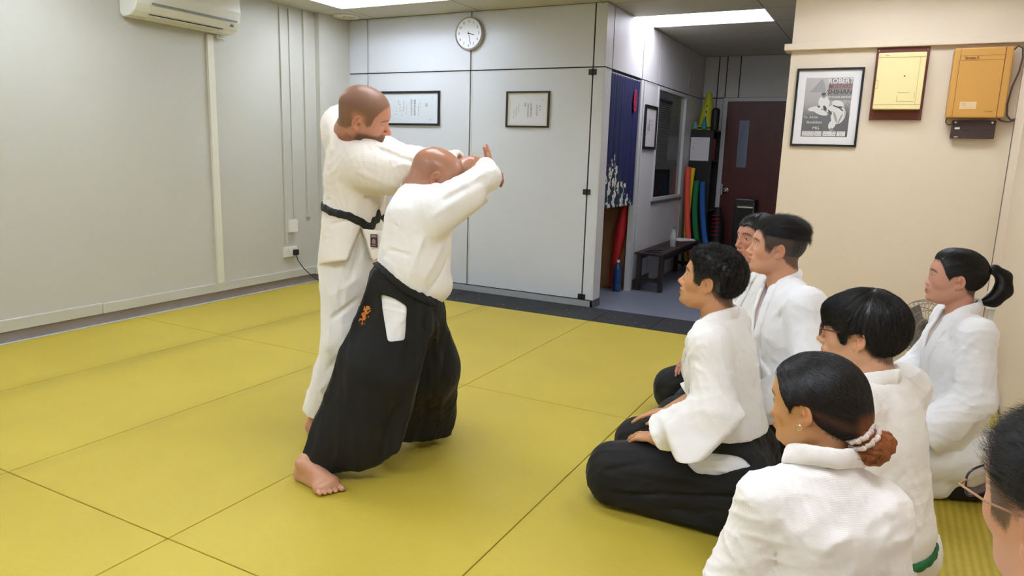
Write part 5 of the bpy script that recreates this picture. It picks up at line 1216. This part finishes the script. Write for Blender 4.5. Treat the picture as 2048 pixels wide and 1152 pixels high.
def eyeglasses(H, parent, mf, w=.0225, hgt=.019, tilt=0., lens=True, temple=None, rr=.0016, drop=0.):
    s = H.s; g = bpy.data.objects.new('eyeglasses', None); COL.objects.link(g); g.parent = parent; g.matrix_world = Matrix.Translation(Vector(tuple(H.w(.11, 0, .005)))); bpy.context.view_layer.update()
    b = MB()
    for y in (-1, 1):
        pts = []
        for k in range(29):
            a = k*2*math.pi/28; c_, s_ = math.cos(a), math.sin(a); e = 3.2
            px_ = w*math.copysign(abs(c_)**(2/e), c_); pz = hgt*math.copysign(abs(s_)**(2/e), s_)
            pts.append(H.w(.108-abs(px_*1+w)*.10+tilt*pz, y*(.0325+px_), .006+drop+pz))
        b.tube(pts, rr*s, 8, False)
    b.tube([H.w(.107, -.011, .013+drop), H.w(.112, 0, .016+drop), H.w(.107, .011, .013+drop)], rr*s, 8)
    b.build('frame', mf, g, True)
    for y in (-1, 1):
        MB().tube([H.w(.103, y*.055, .014+drop), H.w(.098, y*.072, .014+drop), H.w(.05, y*.079, .014+drop*.5), H.w(-.005, y*.0815, .022), H.w(-.022, y*.082, .012), H.w(-.030, y*.081, -.006)], rr*1.1*s, 8).build('temple', temple or mf, g, True)
        gl_ = _M.get('lens')
        if gl_ is None:
            N_ = N('lens'); N_.b.inputs['Alpha'].default_value = .16; N_.b.inputs['Base Color'].default_value = (.6, .65, .68, 1); N_.b.inputs['Roughness'].default_value = .03; gl_ = _M['lens'] = N_.m
        b = MB(); pts = []
        for k in range(24):
            a = k*2*math.pi/24; c_, s_ = math.cos(a), math.sin(a); px_ = w*math.copysign(abs(c_)**.62, c_); pz = hgt*math.copysign(abs(s_)**.62, s_); pts.append(H.w(.1075-abs(px_+w)*.10+tilt*pz, y*(.0325+px_), .006+drop+pz))
        b.poly(pts, Vector(tuple(H.d(.0012, 0, 0)))); b.build('lens', gl_, g)
    return g
eyeglasses(H4, p4, mat('red brown frame', (96, 40, 36), .3, coat=.4), rr=.0022)
# ---- woman with the low bun
H5 = Fr((-.096, 1.695, .812), 164, -4.5, -2.5, .91)
def xj5(S, T, J):
    S.add(cap(J['neck']+A3((0, 0, -.035)), J['neck']+A3((0, 0, -.12)), .058, .12), .05)
    S.disp(fold(P(1610, 1100, 1.5), P(1690, 1040, 1.52), .02, -.012)); S.disp(fold(P(1630, 1130, 1.5), P(1700, 1070, 1.5), .018, .012));  S.disp(fold(P(1720, 1080, 1.6), P(1740, 1150, 1.55), .02, -.012))
p5, T5, J5, S5 = seated((-.03, 1.63, -.0), 114, H5, 'woman with dark hair in a low auburn bun and pale scrunchie, seen from behind', 15, sc=.90, g=.80, skin_fn=skf((206, 152, 104), scalp=(40, 28, 22), zl=hairline((-.13, -.085, -.050, -.030, -.026, .018, .030, .045, .060, .075, .12), (-.080, -.073, -.052, -.018, .018, .020, -.005, .020, .048, .070, .076))), jm=m_gir, sex='f', nose=.8, jaw=.93,
    vdeep=.2, mh=.005, hfine=.0025, jb=lambda T: [(T.w(0, 0, .12), (0, 0, -1))], xj=xj5, droop=(.0, .0), kn=.09, sl=(.070, .074, .085), arms=dict(shL=(.04, .150, .665), shR=(.03, -.125, .655), elL=(.06, .205, .42), elR=(.04, -.165, .42), cfL=(.20, .14, .30), cfR=(.20, -.13, .30), haL=(.26, .10, .28), haR=(.26, -.10, .28)), neckr=.050, fat=.004)
eyes(H5, p5)
S = Sdf()
for y in (-1, 1): S.add(cap(T5.w(0, y*.10, .18), T5.w(.43, y*.10, .11), .12, .10), .05).add(cap(T5.w(.43, y*.10, .09), T5.w(-.02, y*.10, .07), .08, .08), .04)
S.disp(wrinkle(45, 50, .005)); S.inter(above(.003), .01); part('trousers', S, .01, m_gi2, p5)
zl5 = hairline((-.13, -.085, -.050, -.030, -.026, .018, .030, .045, .060, .075, .12), (-.085, -.078, -.055, -.02, .016, .024, .000, .020, .050, .074, .080))
def hc5(L):
    x, y, z = L.T; c = np.tile(col3((20, 15, 13)), (len(L), 1))
    g = np.exp(-((z-(.01+.45*(x+.03)))/.012)**2)*smooth01(-x, -.02, .03)*smooth01(np.abs(y), .03, .06)*(.5+.5*np.sin(x*400+z*900)); g = np.clip(g, 0, 1)[:, None]*.85; c = c*(1-g)+col3((140, 92, 56))*g
    g = (smooth01(-x, .112, .128)*(1-smooth01(z, -.02, .02)))[:, None]; return c*(1-g)+col3((150, 86, 44))*g
h5 = hair_cap(H5, zl5, r=(.114, .088, .102), c=(-.016, 0, .036), lump=.0012, extra=[((-.09, 0, -.02), (.045, .05, .05), .03)])
flow5 = lambda L: np.stack([-1.2-0*L[:, 0], -L[:, 1]*5, -.6-(L[:, 2]+.02)*5], 1)
hair(H5, h5, m_hairv, p5, h=.003, n=14000, length=.06, lift=.012, rad=.00045, seed=8, jit=.12, flow=flow5, col=hc5, seg=5, lj=.3)
V5 = []
BC = A3(P(1744, 894, 1.56)); B2 = A3(P(1768, 884, 1.57)); ctr = A3(P(1722, 868, 1.555))
S = Sdf(); S.add(cap(H5.w(-.098, 0, -.028), ctr, .030, .024), .02).add(cap(ctr, BC, .024, .034), .012).add(ell(BC, (.036, .038, .039)), .012).add(ell(B2+A3((0, 0, -.004)), (.024, .025, .027)), .010)
S.disp(lambda p: (-.0016*np.sin(np.arctan2((p-BC)@H5.M[2], (p-BC)@H5.M[0])*9+((p-BC)@H5.M[1])*150)-.0008*np.sin(((p-BC)@H5.M[2])*700+((p-BC)@H5.M[0])*300)).astype(f32))
def bun_flow(L):
    c = H5.loc(BC[None])[0]; d = L-c; return np.stack([-d[:, 2]+.02*np.sin(d[:, 1]*120), d[:, 1]*.3, d[:, 0]+.01], 1)
def bun_col(L):
    g = np.random.default_rng(3); k = smooth01(L[:, 0], -.118, -.10)[:, None]; c = np.tile(col3((176, 104, 54)), (len(L), 1))*(.75+.5*np.abs(np.sin(L[:, 0]*900+L[:, 2]*700)))[:, None]; return c*(1-k)+col3((40, 26, 20))*k
hair(H5, S, m_hairv, p5, h=.0028, n=6000, length=.05, lift=.02, rad=.0005, seed=21, jit=.2, flow=bun_flow, col=bun_col, name='bun', seg=5)
b = MB(); ax = (BC-ctr); ax /= np.linalg.norm(ax); u_ = np.cross(ax, H5.M[1]); u_ /= np.linalg.norm(u_); v_ = np.cross(ax, u_)
for dx, R_ in ((-.006, .029), (.012, .033)):
    b.tube([ctr+ax*dx+(u_*math.cos(a)+v_*math.sin(a))*(R_+.0018*math.sin(a*11)) for a in [k*2*math.pi/60 for k in range(61)]], .0062, 8, False, radii=[.0058+.0010*math.sin(k*2.3) for k in range(61)])
b.build('scrunchie', mat('pale floral scrunchie', (216, 198, 186), .8, noise=.35, nscale=140), p5, True)
b = MB(); eL = H5.w(.004, .083, -.033); b.tube([eL+H5.M[0]*.006*math.cos(a)+H5.M[2]*.006*math.sin(a)+H5.M[1]*.003 for a in [k*math.pi/8 for k in range(17)]], .001, 6, False); b.build('earring', mat('silver', (220, 216, 205), .15, metal=1), p5, True)
# ---- woman with the pony tail
H6 = Fr((.282, 3.437, .897), 184, 3.5, -1.3, .96)
def xj6(S, T, J):
    S.add(slab([T.w(-.06, .12, .45), T.w(-.09, .14, .20), T.w(.04, .20, .165), T.w(.10, .21, .42)], .05, .03), .06)
p6, T6, J6, S6 = seated((.34, 3.42, 0), 192, H6, 'woman with a black pony tail kneeling near the cream wall in white jacket', 16, sc=.96, g=.86, shw=.165, sl=(.072, .076, .088), skin_fn=skf((212, 156, 128), zl=hairline((-.13, -.085, -.050, -.030, -.026, .018, .030, .045, .060, .075, .12), (-.080, -.073, -.052, -.018, .018, .020, -.005, .020, .048, .070, .076))), jm=m_gi2, sex='f', nose=.85, jaw=.95,
    arms=dict(elL=(-.01, .215, .47), cfL=(.165, .235, .30), haL=(.24, .2, .25)), jb=lambda T: [(T.w(0, 0, .18), T.d(.2, 0, -1))], xj=xj6, droop=(.05, .05), neckr=.048, hfine=.003, amp=.005, vdeep=.27, vw=1.3)
eyes(H6, p6)
S = Sdf()
for y in (-1, 1): S.add(cap(T6.w(-.02, y*.10, .21), T6.w(.43, y*.15, .13), .15, .11), .05).add(cap(T6.w(.43, y*.15, .09), T6.w(.06, y*.15, .065), .085, .065), .03)
S.disp(wrinkle(46, 45, .005)); S.inter(above(.003), .01); part('trousers', S, .008, m_gi2, p6)
S = Sdf()
for y in (-1, 1): S.add(cap(T6.w(.10, y*.15, .06), T6.w(-.09, y*.13, .055), .055, .052), .02)
S.inter(above(.003), .01); part('leggings', S, .006, m_hak, p6)
belt(T6, .365, .125, .165, m_belt, p6, S6, w=.018, cx=.04, raw=True, knot=False)
zl6 = zl5
h6 = hair_cap(H6, zl6, r=(.108, .082, .096), c=(-.014, 0, .037), lump=.0012, extra=[((.02, 0, .095), (.06, .05, .03), .02)])
flow6 = lambda L: np.stack([-1-0*L[:, 0], -L[:, 1]*5, .3-(L[:, 2]-.03)*6], 1)
hair(H6, h6, m_hairb, p6, h=.0035, n=7000, length=.05, lift=.01, rad=.0004, seed=9, jit=.06, flow=flow6, seg=4, lj=.3)
S = Sdf(); q = [H6.w(-.105, 0, .055), H6.w(-.135, 0, .062), H6.w(-.172, 0, .035), H6.w(-.180, 0, -.02), H6.w(-.155, 0, -.065), H6.w(-.105, 0, -.088)]
chain(S, q, [.014, .015, .024, .030, .025, .008], .02)
hair(H6, S, m_hairb, p6, h=.0035, n=4500, length=.05, lift=.04, rad=.0005, seed=22, jit=.15, flow=lambda L: np.stack([-(L[:, 2]+.01), L[:, 1]*.2, (L[:, 0]+.115)], 1), name='pony_tail', seg=5)
S = Sdf(); S.add(cap(H6.w(-.112, -.012, .058), H6.w(-.112, .012, .058), .013), .01); part('hair_tie', S, .003, m_dark, p6)
# ---- near man at the right edge
H7 = Fr((0, 0, 0), 131, 1, -9, 1.15); H7.o = A3(P(2040, 1068, .94))-H7.M[1]*.097
p7, T7, J7, S7 = seated((H7.o[0]+.06, H7.o[1]-.08, 0), 126, H7, 'man with spiky short hair and tan framed glasses cut off by the right edge', 17, sc=1.0, skin_fn=skf((214, 158, 124), scalp=(60, 48, 42), brow=(46, 36, 32)), hfine=.0022, mh=.007, droop=(.03, .03), fat=.004)
eyes(H7, p7)
S = Sdf()
for y in (-1, 1): S.add(cap(T7.w(0, y*.10, .18), T7.w(.43, y*.15, .11), .12, .10), .05).add(cap(T7.w(.43, y*.15, .09), T7.w(-.02, y*.12, .07), .08, .08), .04)
S.inter(above(.003), .01); part('trousers', S, .012, m_gi2, p7)
zl7 = hairline((-.12, -.085, -.045, -.025, -.022, .018, .020, .038, .050, .062, .074, .10), (-.04, -.02, .0, .020, .030, .036, .038, .042, .052, .064, .074, .080))
h7 = hair_cap(H7, zl7, r=(.104, .080, .092), c=(-.012, 0, .037), lump=.0015, extra=[((-.01, 0, .07), (.085, .062, .060), .02)])
hair(H7, h7, m_hairb, p7, h=.0028, n=14000, length=.018, lift=.55, rad=.00030, seed=10, jit=.4, where=lambda L: L[:, 2] > .03, flow=lambda L: np.stack([.8-0*L[:, 0], L[:, 1]*6, .3+0*L[:, 0]], 1), lj=.6)
eyeglasses(H7, p7, mat('dark metal frame', (50, 50, 56), .3, metal=.6), w=.024, hgt=.020, temple=mat('tan temple', (170, 128, 92), .4), rr=.0014, drop=-.004)
# ================================================================== the demonstrating pair
# ---- standing man
HA = Fr((-2.068, 2.506, 1.493), 34, -19, 24, 1.08)
pA = person((-2.15, 2.55, 0), 'standing bearded man with cropped hair, black belt, arm reaching over the bald man')
sh = lambda px, py, d: A3(P(px, py, d))
fA = A3((.83, .55, 0)); fA /= np.linalg.norm(fA); lA = A3((-fA[1], fA[0], 0))
JA = dict(hip=sh(702, 505, 3.32), waist=sh(708, 430, 3.31), chest=sh(712, 345, 3.28), neck=sh(696, 272, 3.27), shR=sh(732, 330, 3.12), elR=sh(830, 340, 3.06), cfR=sh(918, 332, 3.0), shL=sh(684, 252, 3.40), elL=sh(790, 318, 3.42), cfL=sh(880, 330, 3.2))
hA, kA, aA = sh(690, 530, 3.28), sh(688, 680, 3.30), sh(635, 822, 3.41)
hB_, kB_, aB_ = sh(725, 530, 3.40), sh(760, 680, 3.50), sh(735, 800, 3.62)
B = Sdf(); add_head(B, HA, JA['neck'], nose=1.05, jaw=1.05, fat=.003, neck_r=.062)
B.add(cap(JA['neck'], JA['chest'], .07, .16, (fA, .62)), .04).add(cap(JA['chest'], JA['hip'], .16, .155, (fA, .66)), .05)
for s_ in 'LR': B.add(cap(JA['neck'], JA['sh'+s_], .05, .055), .03).add(cap(JA['sh'+s_], JA['el'+s_], .052, .044), .02)
wrA = sh(970, 364, 3.03); B.add(cap(JA['elR'], wrA, .043, .030), .015)
add_hand(B, wrA, CU*.93+CR*.22, CF*.55+CR*.8, -1, curls=(.22, .20, .26, .36), spread=.02, thumb=(.12, .0), sc=.88)
wrA2 = sh(925, 352, 3.06); B.add(cap(JA['elL'], wrA2, .043, .030), .015); add_hand(B, wrA2, CR*.8-CU*.3, CF, 1, curls=(.7, .7, .7, .7), sc=1.0)
for h_, k_, a_ in ((hA, kA, aA), (hB_, kB_, aB_)): B.add(cap(h_, k_, .085, .058), .03).add(cap(k_, a_, .056, .040), .02)
foA = A3(P(613, 867, 3.42)); foA[2] = 0; add_foot(B, foA, (.86, .5, 0), 1, sc=1.05, ankle=aA)
foB = A3((aB_[0], aB_[1], 0)); add_foot(B, foB, (.9, .42, 0), -1, sc=1.05, ankle=aB_)
zlA = hairline((-.12, -.085, -.045, -.02, .018, .03, .045, .05, .062, .075, .10), (-.070, -.068, -.05, -.02, .005, -.01, .0, .035, .058, .075, .085))
B.inter(above(.002), .002)
part('body', B, .009, m_skin('A'), pA, col=skin_colors(HA, (204, 146, 118), brow=(96, 70, 52), scalp=(124, 92, 70), zl=zlA, beard=(96, 72, 54)),
    boxes=[(HA.w(0, 0, 0)-.17, HA.w(0, 0, 0)+.17, .0028), (wrA+A3(CU)*.09-.12, wrA+A3(CU)*.09+.12, .0026), (foA-.14, foA+A3((.30, .25, .16)), .0035)])
eyes(HA, pA, (80, 90, 90))
S = jacket_sdf(JA, fA, lA, 1.03, 21, sl=(.098, .078, .060), droop=(0, 0), amp=.0040)
S.add(cap(JA['shR'], (JA['shR']+JA['elR'])/2-A3((0, 0, .045)), .10, .075), .06)
S.add(ell(sh(694, 272, 3.33), (.11, .12, .13)), .06)                     # rounded upper back
S.add(cap(JA['waist'], sh(700, 522, 3.30), .178, .195, (fA, .72)), .04)
def F2(S, l, d0, d1):
    for a, b_, r_, h_ in l:
        da, db = hit(S, *a, d0, d1), hit(S, *b_, d0, d1)
        if da and db: S.disp(fold(P(*a, da), P(*b_, db), r_, h_))
F2(S, [((665, 300), (790, 372), 0.012, 0.0192), ((655, 340), (770, 392), 0.012, -0.0160), ((650, 372), (760, 400), 0.012, 0.0192), ((720, 345), (800, 375), 0.010, 0.0160), ((690, 255), (740, 300), 0.010, -0.0096), ((760, 300), (840, 330), 0.010, -0.0128), ((740, 285), (800, 305), 0.009, 0.0112), ((655, 400), (740, 392), 0.010, -0.0192), ((650, 470), (700, 480), 0.010, 0.0096), ((660, 450), (700, 440), 0.009, -0.0112), ((715, 425), (775, 405), 0.010, 0.0144)], 2.7, 3.6)
SA0 = finish_jacket(S, JA, fA, lA, HA, 1.03, bottom=[(sh(690, 524, 3.2), -CU*1.0+CR*.10)], vdeep=.22, cuffs='R', sl=.062, neck_r=.072)
c0, c1, c2 = [sh(*v) for v in ((722, 452, 3.14), (690, 540, 3.14), (742, 540, 3.14))]
S.sub(slab([c0+A3(CF)*-.05, c1+A3(CF)*-.05, c2+A3(CF)*-.05], .16, .005), .004)
jA = part('jacket', S, .0055, m_gi3, pA)
part('lapel', lapels(SA0, JA, fA, lA, w=.025, r=.070, vdeep=.22, back=.022), .0045, m_gi3, jA)
# belt
pts = [P(*v) for v in ((655, 410, 3.5), (652, 410, 3.3), (668, 419, 3.2), (700, 436, 3.14), (738, 450, 3.12), (778, 459, 3.15), (815, 452, 3.25), (820, 435, 3.45), (760, 415, 3.55), (690, 405, 3.55), (655, 410, 3.5))]
P_, N_ = hug(SA0, pts, .004); part('belt', ribbon(P_, N_, .018, .006), .0045, m_belt, pA)
S = Sdf()
for h_, k_, a_ in ((hA, kA, aA), (hB_, kB_, aB_)):
    d_ = (a_-k_)/np.linalg.norm(a_-k_); S.add(cap(h_, k_, .120, .098), .05).add(cap(k_, a_+d_*.02, .096, .072), .04)
S.add(cap(sh(710, 462, 3.32), sh(705, 560, 3.33), .168, .155, (fA, .8)), .05)
S.disp(wrinkle(23, 42, .006, (0, 0, 1), 2.0))
F2(S, [((665, 590), (712, 560), 0.014, 0.0160), ((660, 640), (712, 600), 0.012, -0.0160), ((655, 700), (700, 650), 0.012, 0.0160), ((650, 745), (690, 700), 0.010, -0.0128), ((640, 780), (680, 740), 0.010, 0.0128), ((720, 480), (700, 560), 0.010, -0.0128)], 2.9, 3.6)
for a_ in (aA, aB_): pass
S.inter(half(aA+A3((0, 0, -.01)), (aA-kA)), .003); S.sub(cap(aA+(kA-aA)*.12, aA+(aA-kA)*.2, .055, .060), .003)
part('trousers', S, .006, m_gi, pA)
# second jacket flap with its label patch
q = [sh(*v) for v in ((727, 458, 3.10), (765, 462, 3.06), (768, 515, 3.05), (748, 522, 3.08))]
S = Sdf(); S.add(slab(q, .007, .004)); fp = part('front_flap', S, .0035, m_gi3, jA)
o_ = (q[0]+q[1]+q[2]+q[3])/4; pM = frameM(P(741, 494, 3.055), CR*.98-CU*.06, CU)
MB().box((0, 0, 0), (.030, .056, .003), .001, pM).build('label_patch', mat('dark label patch', (44, 20, 22), .6), jA)
MB().box((.003, .042, .003), (.027, .052, .0036), 0, pM).poly([pM @ Vector(v) for v in ((.008, .014, .003), (.022, .014, .003), (.024, .028, .003), (.017, .036, .003), (.013, .036, .003), (.006, .028, .003))], (pM.to_3x3() @ Vector((0, 0, .0006)))).box((.005, .005, .003), (.025, .010, .0036), 0, pM).build('label_mark', mat('label mark', (150, 120, 116), .6), jA)
# ---- bald man in black pleated trousers
HB = Fr((-1.672, 2.475, 1.240), 40, -26, -1, 1.04)
pB = person((-1.82, 2.45, 0), 'bald man in a deep stance, black pleated trousers with orange embroidery')
fB = A3((.95, .30, 0)); fB /= np.linalg.norm(fB); lB = A3((-fB[1], fB[0], 0))
JB = dict(hip=sh(822, 575, 2.95), waist=sh(828, 520, 2.93), chest=sh(838, 440, 2.92), neck=sh(838, 378, 2.95), shR=sh(868, 412, 2.82), elR=sh(973, 354, 2.86), cfR=sh(972, 344, 2.93), shL=sh(880, 395, 3.08), elL=sh(950, 390, 3.15), cfL=sh(934, 372, 3.10))
B = Sdf(); add_head(B, HB, JB['neck'], nose=1.1, fat=.004, neck_r=.064)
B.add(cap(JB['neck'], JB['chest'], .07, .11, (fB, .7)), .04).add(cap(JB['chest'], JB['hip'], .11, .08, (fB, .8)), .05)
S_n = sh(829, 352, 2.90)
wl = sh(934, 338, 2.985)
for s_ in 'LR': B.add(cap(JB['neck'], JB['sh'+s_], .045, .045), .03).add(cap(JB['sh'+s_], JB['el'+s_], .042, .034), .02)
B.add(cap(sh(928, 385, 3.03), wl, .046, .044), .02).add(cap(wl, sh(944, 330, 2.985), .044, .040), .02)
add_hand(B, sh(944, 327, 2.98), CR*.93-CU*.12, CU*.8-CF*.35, -1, curls=(.55, .6, .65, .7), spread=.05, thumb=(.5, .3), sc=1.02)
B.add(cap(JB['elR'], sh(950, 345, 2.97), .034, .030), .015)
ft = A3((-2.045, 2.035, 0)); tdir = A3((1, -.16, 0))
anB = A3(P(642, 925, 2.99)); anB[2] = .11
hR, kR, hL_, kL_ = sh(815, 610, 2.92), sh(715, 790, 2.94), sh(830, 600, 3.02), sh(865, 730, 3.30)
fb = A3((-1.994, 2.779, 0)); abk = fb+A3((.05, 0, .10))
B.add(cap(hR, kR, .06, .052), .03).add(cap(kR, anB, .050, .042), .02).add(cap(hL_, kL_, .06, .055), .03).add(cap(kL_, abk, .058, .042), .02)
add_foot(B, ft+A3((.0, .0, 0)), tdir, 1, sc=1.10, ankle=anB); add_foot(B, fb, (.96, -.25, 0), -1, sc=1.0, ankle=abk)
B.inter(above(.002), .002)
part('body', B, .009, m_skin('B', rough=.28), pB, col=skin_colors(HB, (174, 124, 96), brow=(60, 42, 34), lips=(140, 80, 70), extra=lambda L, c, n: np.where((L[:, 2] < -.7)[:, None], col3((206, 152, 122)), c)),
    boxes=[(HB.w(0, 0, 0)-.165, HB.w(0, 0, 0)+.165, .0028), (wl-A3((.10, .10, .10)), wl+A3((.16, .16, .10)), .0028), (ft+A3((-.06, -.12, -.01)), ft+A3((.36, .13, .17)), .0024), (fb+A3((-.06, -.14, -.01)), fb+A3((.32, .12, .15)), .004)])
eyes(HB, pB)
S = jacket_sdf(JB, fB, lB, .72, 27, depth=.86, sl=(.070, .055, .040), droop=(0, 0), amp=.0045)
S.add(cap(sh(836, 440, 2.88), sh(822, 530, 2.92), .115, .130), .06).add(cap(sh(850, 480, 2.93), sh(852, 560, 2.96), .095, .098), .05)
S.add(ell(sh(862, 572, 2.95), (.085, .085, .065)), .04)
S.add(cap(sh(874, 436, 2.82), sh(938, 394, 2.83), .075, .062), .04)
F2(S, [((792, 452), (900, 462), 0.009, -0.0112), ((800, 450), (880, 470), 0.012, 0.0096), ((900, 452), (985, 385), 0.012, -0.0160), ((870, 430), (960, 375), 0.012, 0.0160), ((890, 400), (930, 375), 0.010, -0.0128), ((950, 345), (930, 375), 0.009, 0.0128), ((905, 385), (965, 350), 0.010, 0.0128), ((820, 545), (850, 470), 0.010, 0.0080), ((845, 560), (880, 500), 0.012, 0.0128), ((860, 580), (895, 520), 0.009, -0.0112), ((880, 590), (903, 530), 0.009, 0.0112), ((770, 520), (830, 548), 0.010, 0.0112), ((780, 500), (820, 510), 0.009, -0.0096), ((830, 565), (840, 590), 0.007, 0.0096), ((815, 552), (826, 578), 0.007, 0.0096), ((848, 572), (856, 596), 0.007, 0.0096)], 2.4, 3.2)
SB0 = finish_jacket(S, JB, fB, lB, HB, .9, bottom=None, vdeep=.2, cuffs='', neck_r=.066)
jB = part('jacket', S, .0055, m_gi, pB)
part('lapel', lapels(SB0, JB, fB, lB, w=.022, r=.068, vdeep=.1, back=.008, tail=.02), .0045, m_gi, jB)
# hakama: two wide pleated legs
hk = Sdf()
top = sh(812, 585, 2.90)
hk.add(cap(sh(790, 560, 2.88), sh(845, 615, 2.95), .075, .085), .05).add(cap(sh(765, 535, 2.92), sh(790, 575, 2.86), .035, .06), .04)
def leg(a, b_, ra, rb, fl, k=.09): hk.add(cap(a, b_, ra, rb, fl), k)
cf = (CF+CU*.1, .62)
leg(sh(800, 610, 2.90), sh(752, 740, 2.88), .125, .135, cf); leg(sh(752, 740, 2.88), sh(718, 868, 2.94), .135, .145, cf)
leg(sh(706, 830, 2.92), sh(662, 905, 2.95), .110, .075, cf)
leg(sh(826, 640, 2.99), sh(842, 735, 3.12), .100, .145, cf); leg(sh(840, 735, 3.12), sh(828, 800, 3.30), .150, .150, cf)
hk.add(slab([sh(752, 530, 2.86), sh(845, 588, 2.84), sh(868, 640, 2.88), sh(804, 893, 2.99), sh(665, 962, 2.95), sh(601, 926, 2.96)], .045, .010), .04)
hk.add(slab([sh(800, 600, 2.94), sh(862, 625, 3.0), sh(885, 858, 3.4), sh(800, 880, 3.2), sh(740, 880, 3.08), sh(740, 700, 2.96)], .05, .02), .05)
hk.add(slab([sh(862, 612, 3.0), sh(890, 645, 3.05), sh(908, 705, 3.1), sh(907, 822, 3.35), sh(868, 852, 3.4), sh(800, 868, 3.2), sh(790, 700, 3.0)], .05, .03), .07)
leg(sh(845, 735, 3.15), abk+A3((.03, 0, .10)), .14, .115, (CF, .9), .06)
hk.add(cap(sh(672, 860, 2.94), sh(648, 930, 2.955), .085, .080), .05)
hk.disp(wrinkle(61, 34, .007, CU, 3.5)); hk.disp(wrinkle(62, 80, .0025, CU, 3))
F2(hk, [((790, 600), (650, 945), .014, -.012), ((770, 600), (620, 925), .014, .008), ((800, 690), (710, 930), .016, .010), ((815, 690), (760, 915), .014, -.012), ((840, 620), (800, 880), .018, .012), ((850, 640), (850, 850), .016, -.014), ((875, 640), (880, 845), .014, .010), ((868, 625), (905, 700), .012, -.010), ((860, 650), (900, 760), .012, .010), ((835, 600), (830, 720), .012, -.010), ((893, 700), (880, 760), .012, -.012), ((760, 560), (868, 605), .008, -.006)], 2.4, 3.8)
hk.inter(half(sh(700, 948, 2.93), -CU*.93+CR*.30-CF*.2), .003) if False else None
hk.inter(above(.046), .004)
inset(hk, [(762, 589), (790, 597), (813, 613), (807, 680), (776, 683), (768, 650)], 2.3, 3.2, m_gi2, pB, 'under_trousers', dep=.045, h=.0045, seed=33, amp=.0065)
ho = part('hakama', hk, .006, m_hak, pB)
# waist tie
P_, N_ = hug(hk, [P(*v) for v in ((750, 522, 2.85), (770, 545, 2.80), (805, 575, 2.78), (840, 595, 2.80), (866, 606, 2.86))], .004); part('waist_tie', ribbon(P_, N_, .016, .005), .0045, m_hak, ho)
# orange embroidery: three characters lying on the cloth
M_or = mat('orange thread', (214, 126, 40), .6)
for k, (ch_, px_, py_) in enumerate((('修', 735, 620), ('武', 731, 632), ('館', 726, 644))):
    d_ = hit(hk, px_, py_, 2.3, 3.3) or 2.8; c_ = A3(P(px_, py_, d_)); n_, _ = grad(hk, c_, .012); n_ = Vector(tuple(n_)); ux = (CR-n_*CR.dot(n_)).normalized(); uy = n_.cross(ux)
    M_ = frameM(Vector(tuple(c_))+n_*.004, ux*.97+uy*.22, uy*.97-ux*.22); lettering('embroidery', [(ch_, 0, 0, .030, 1, .0012)], M_or, ho, M_)
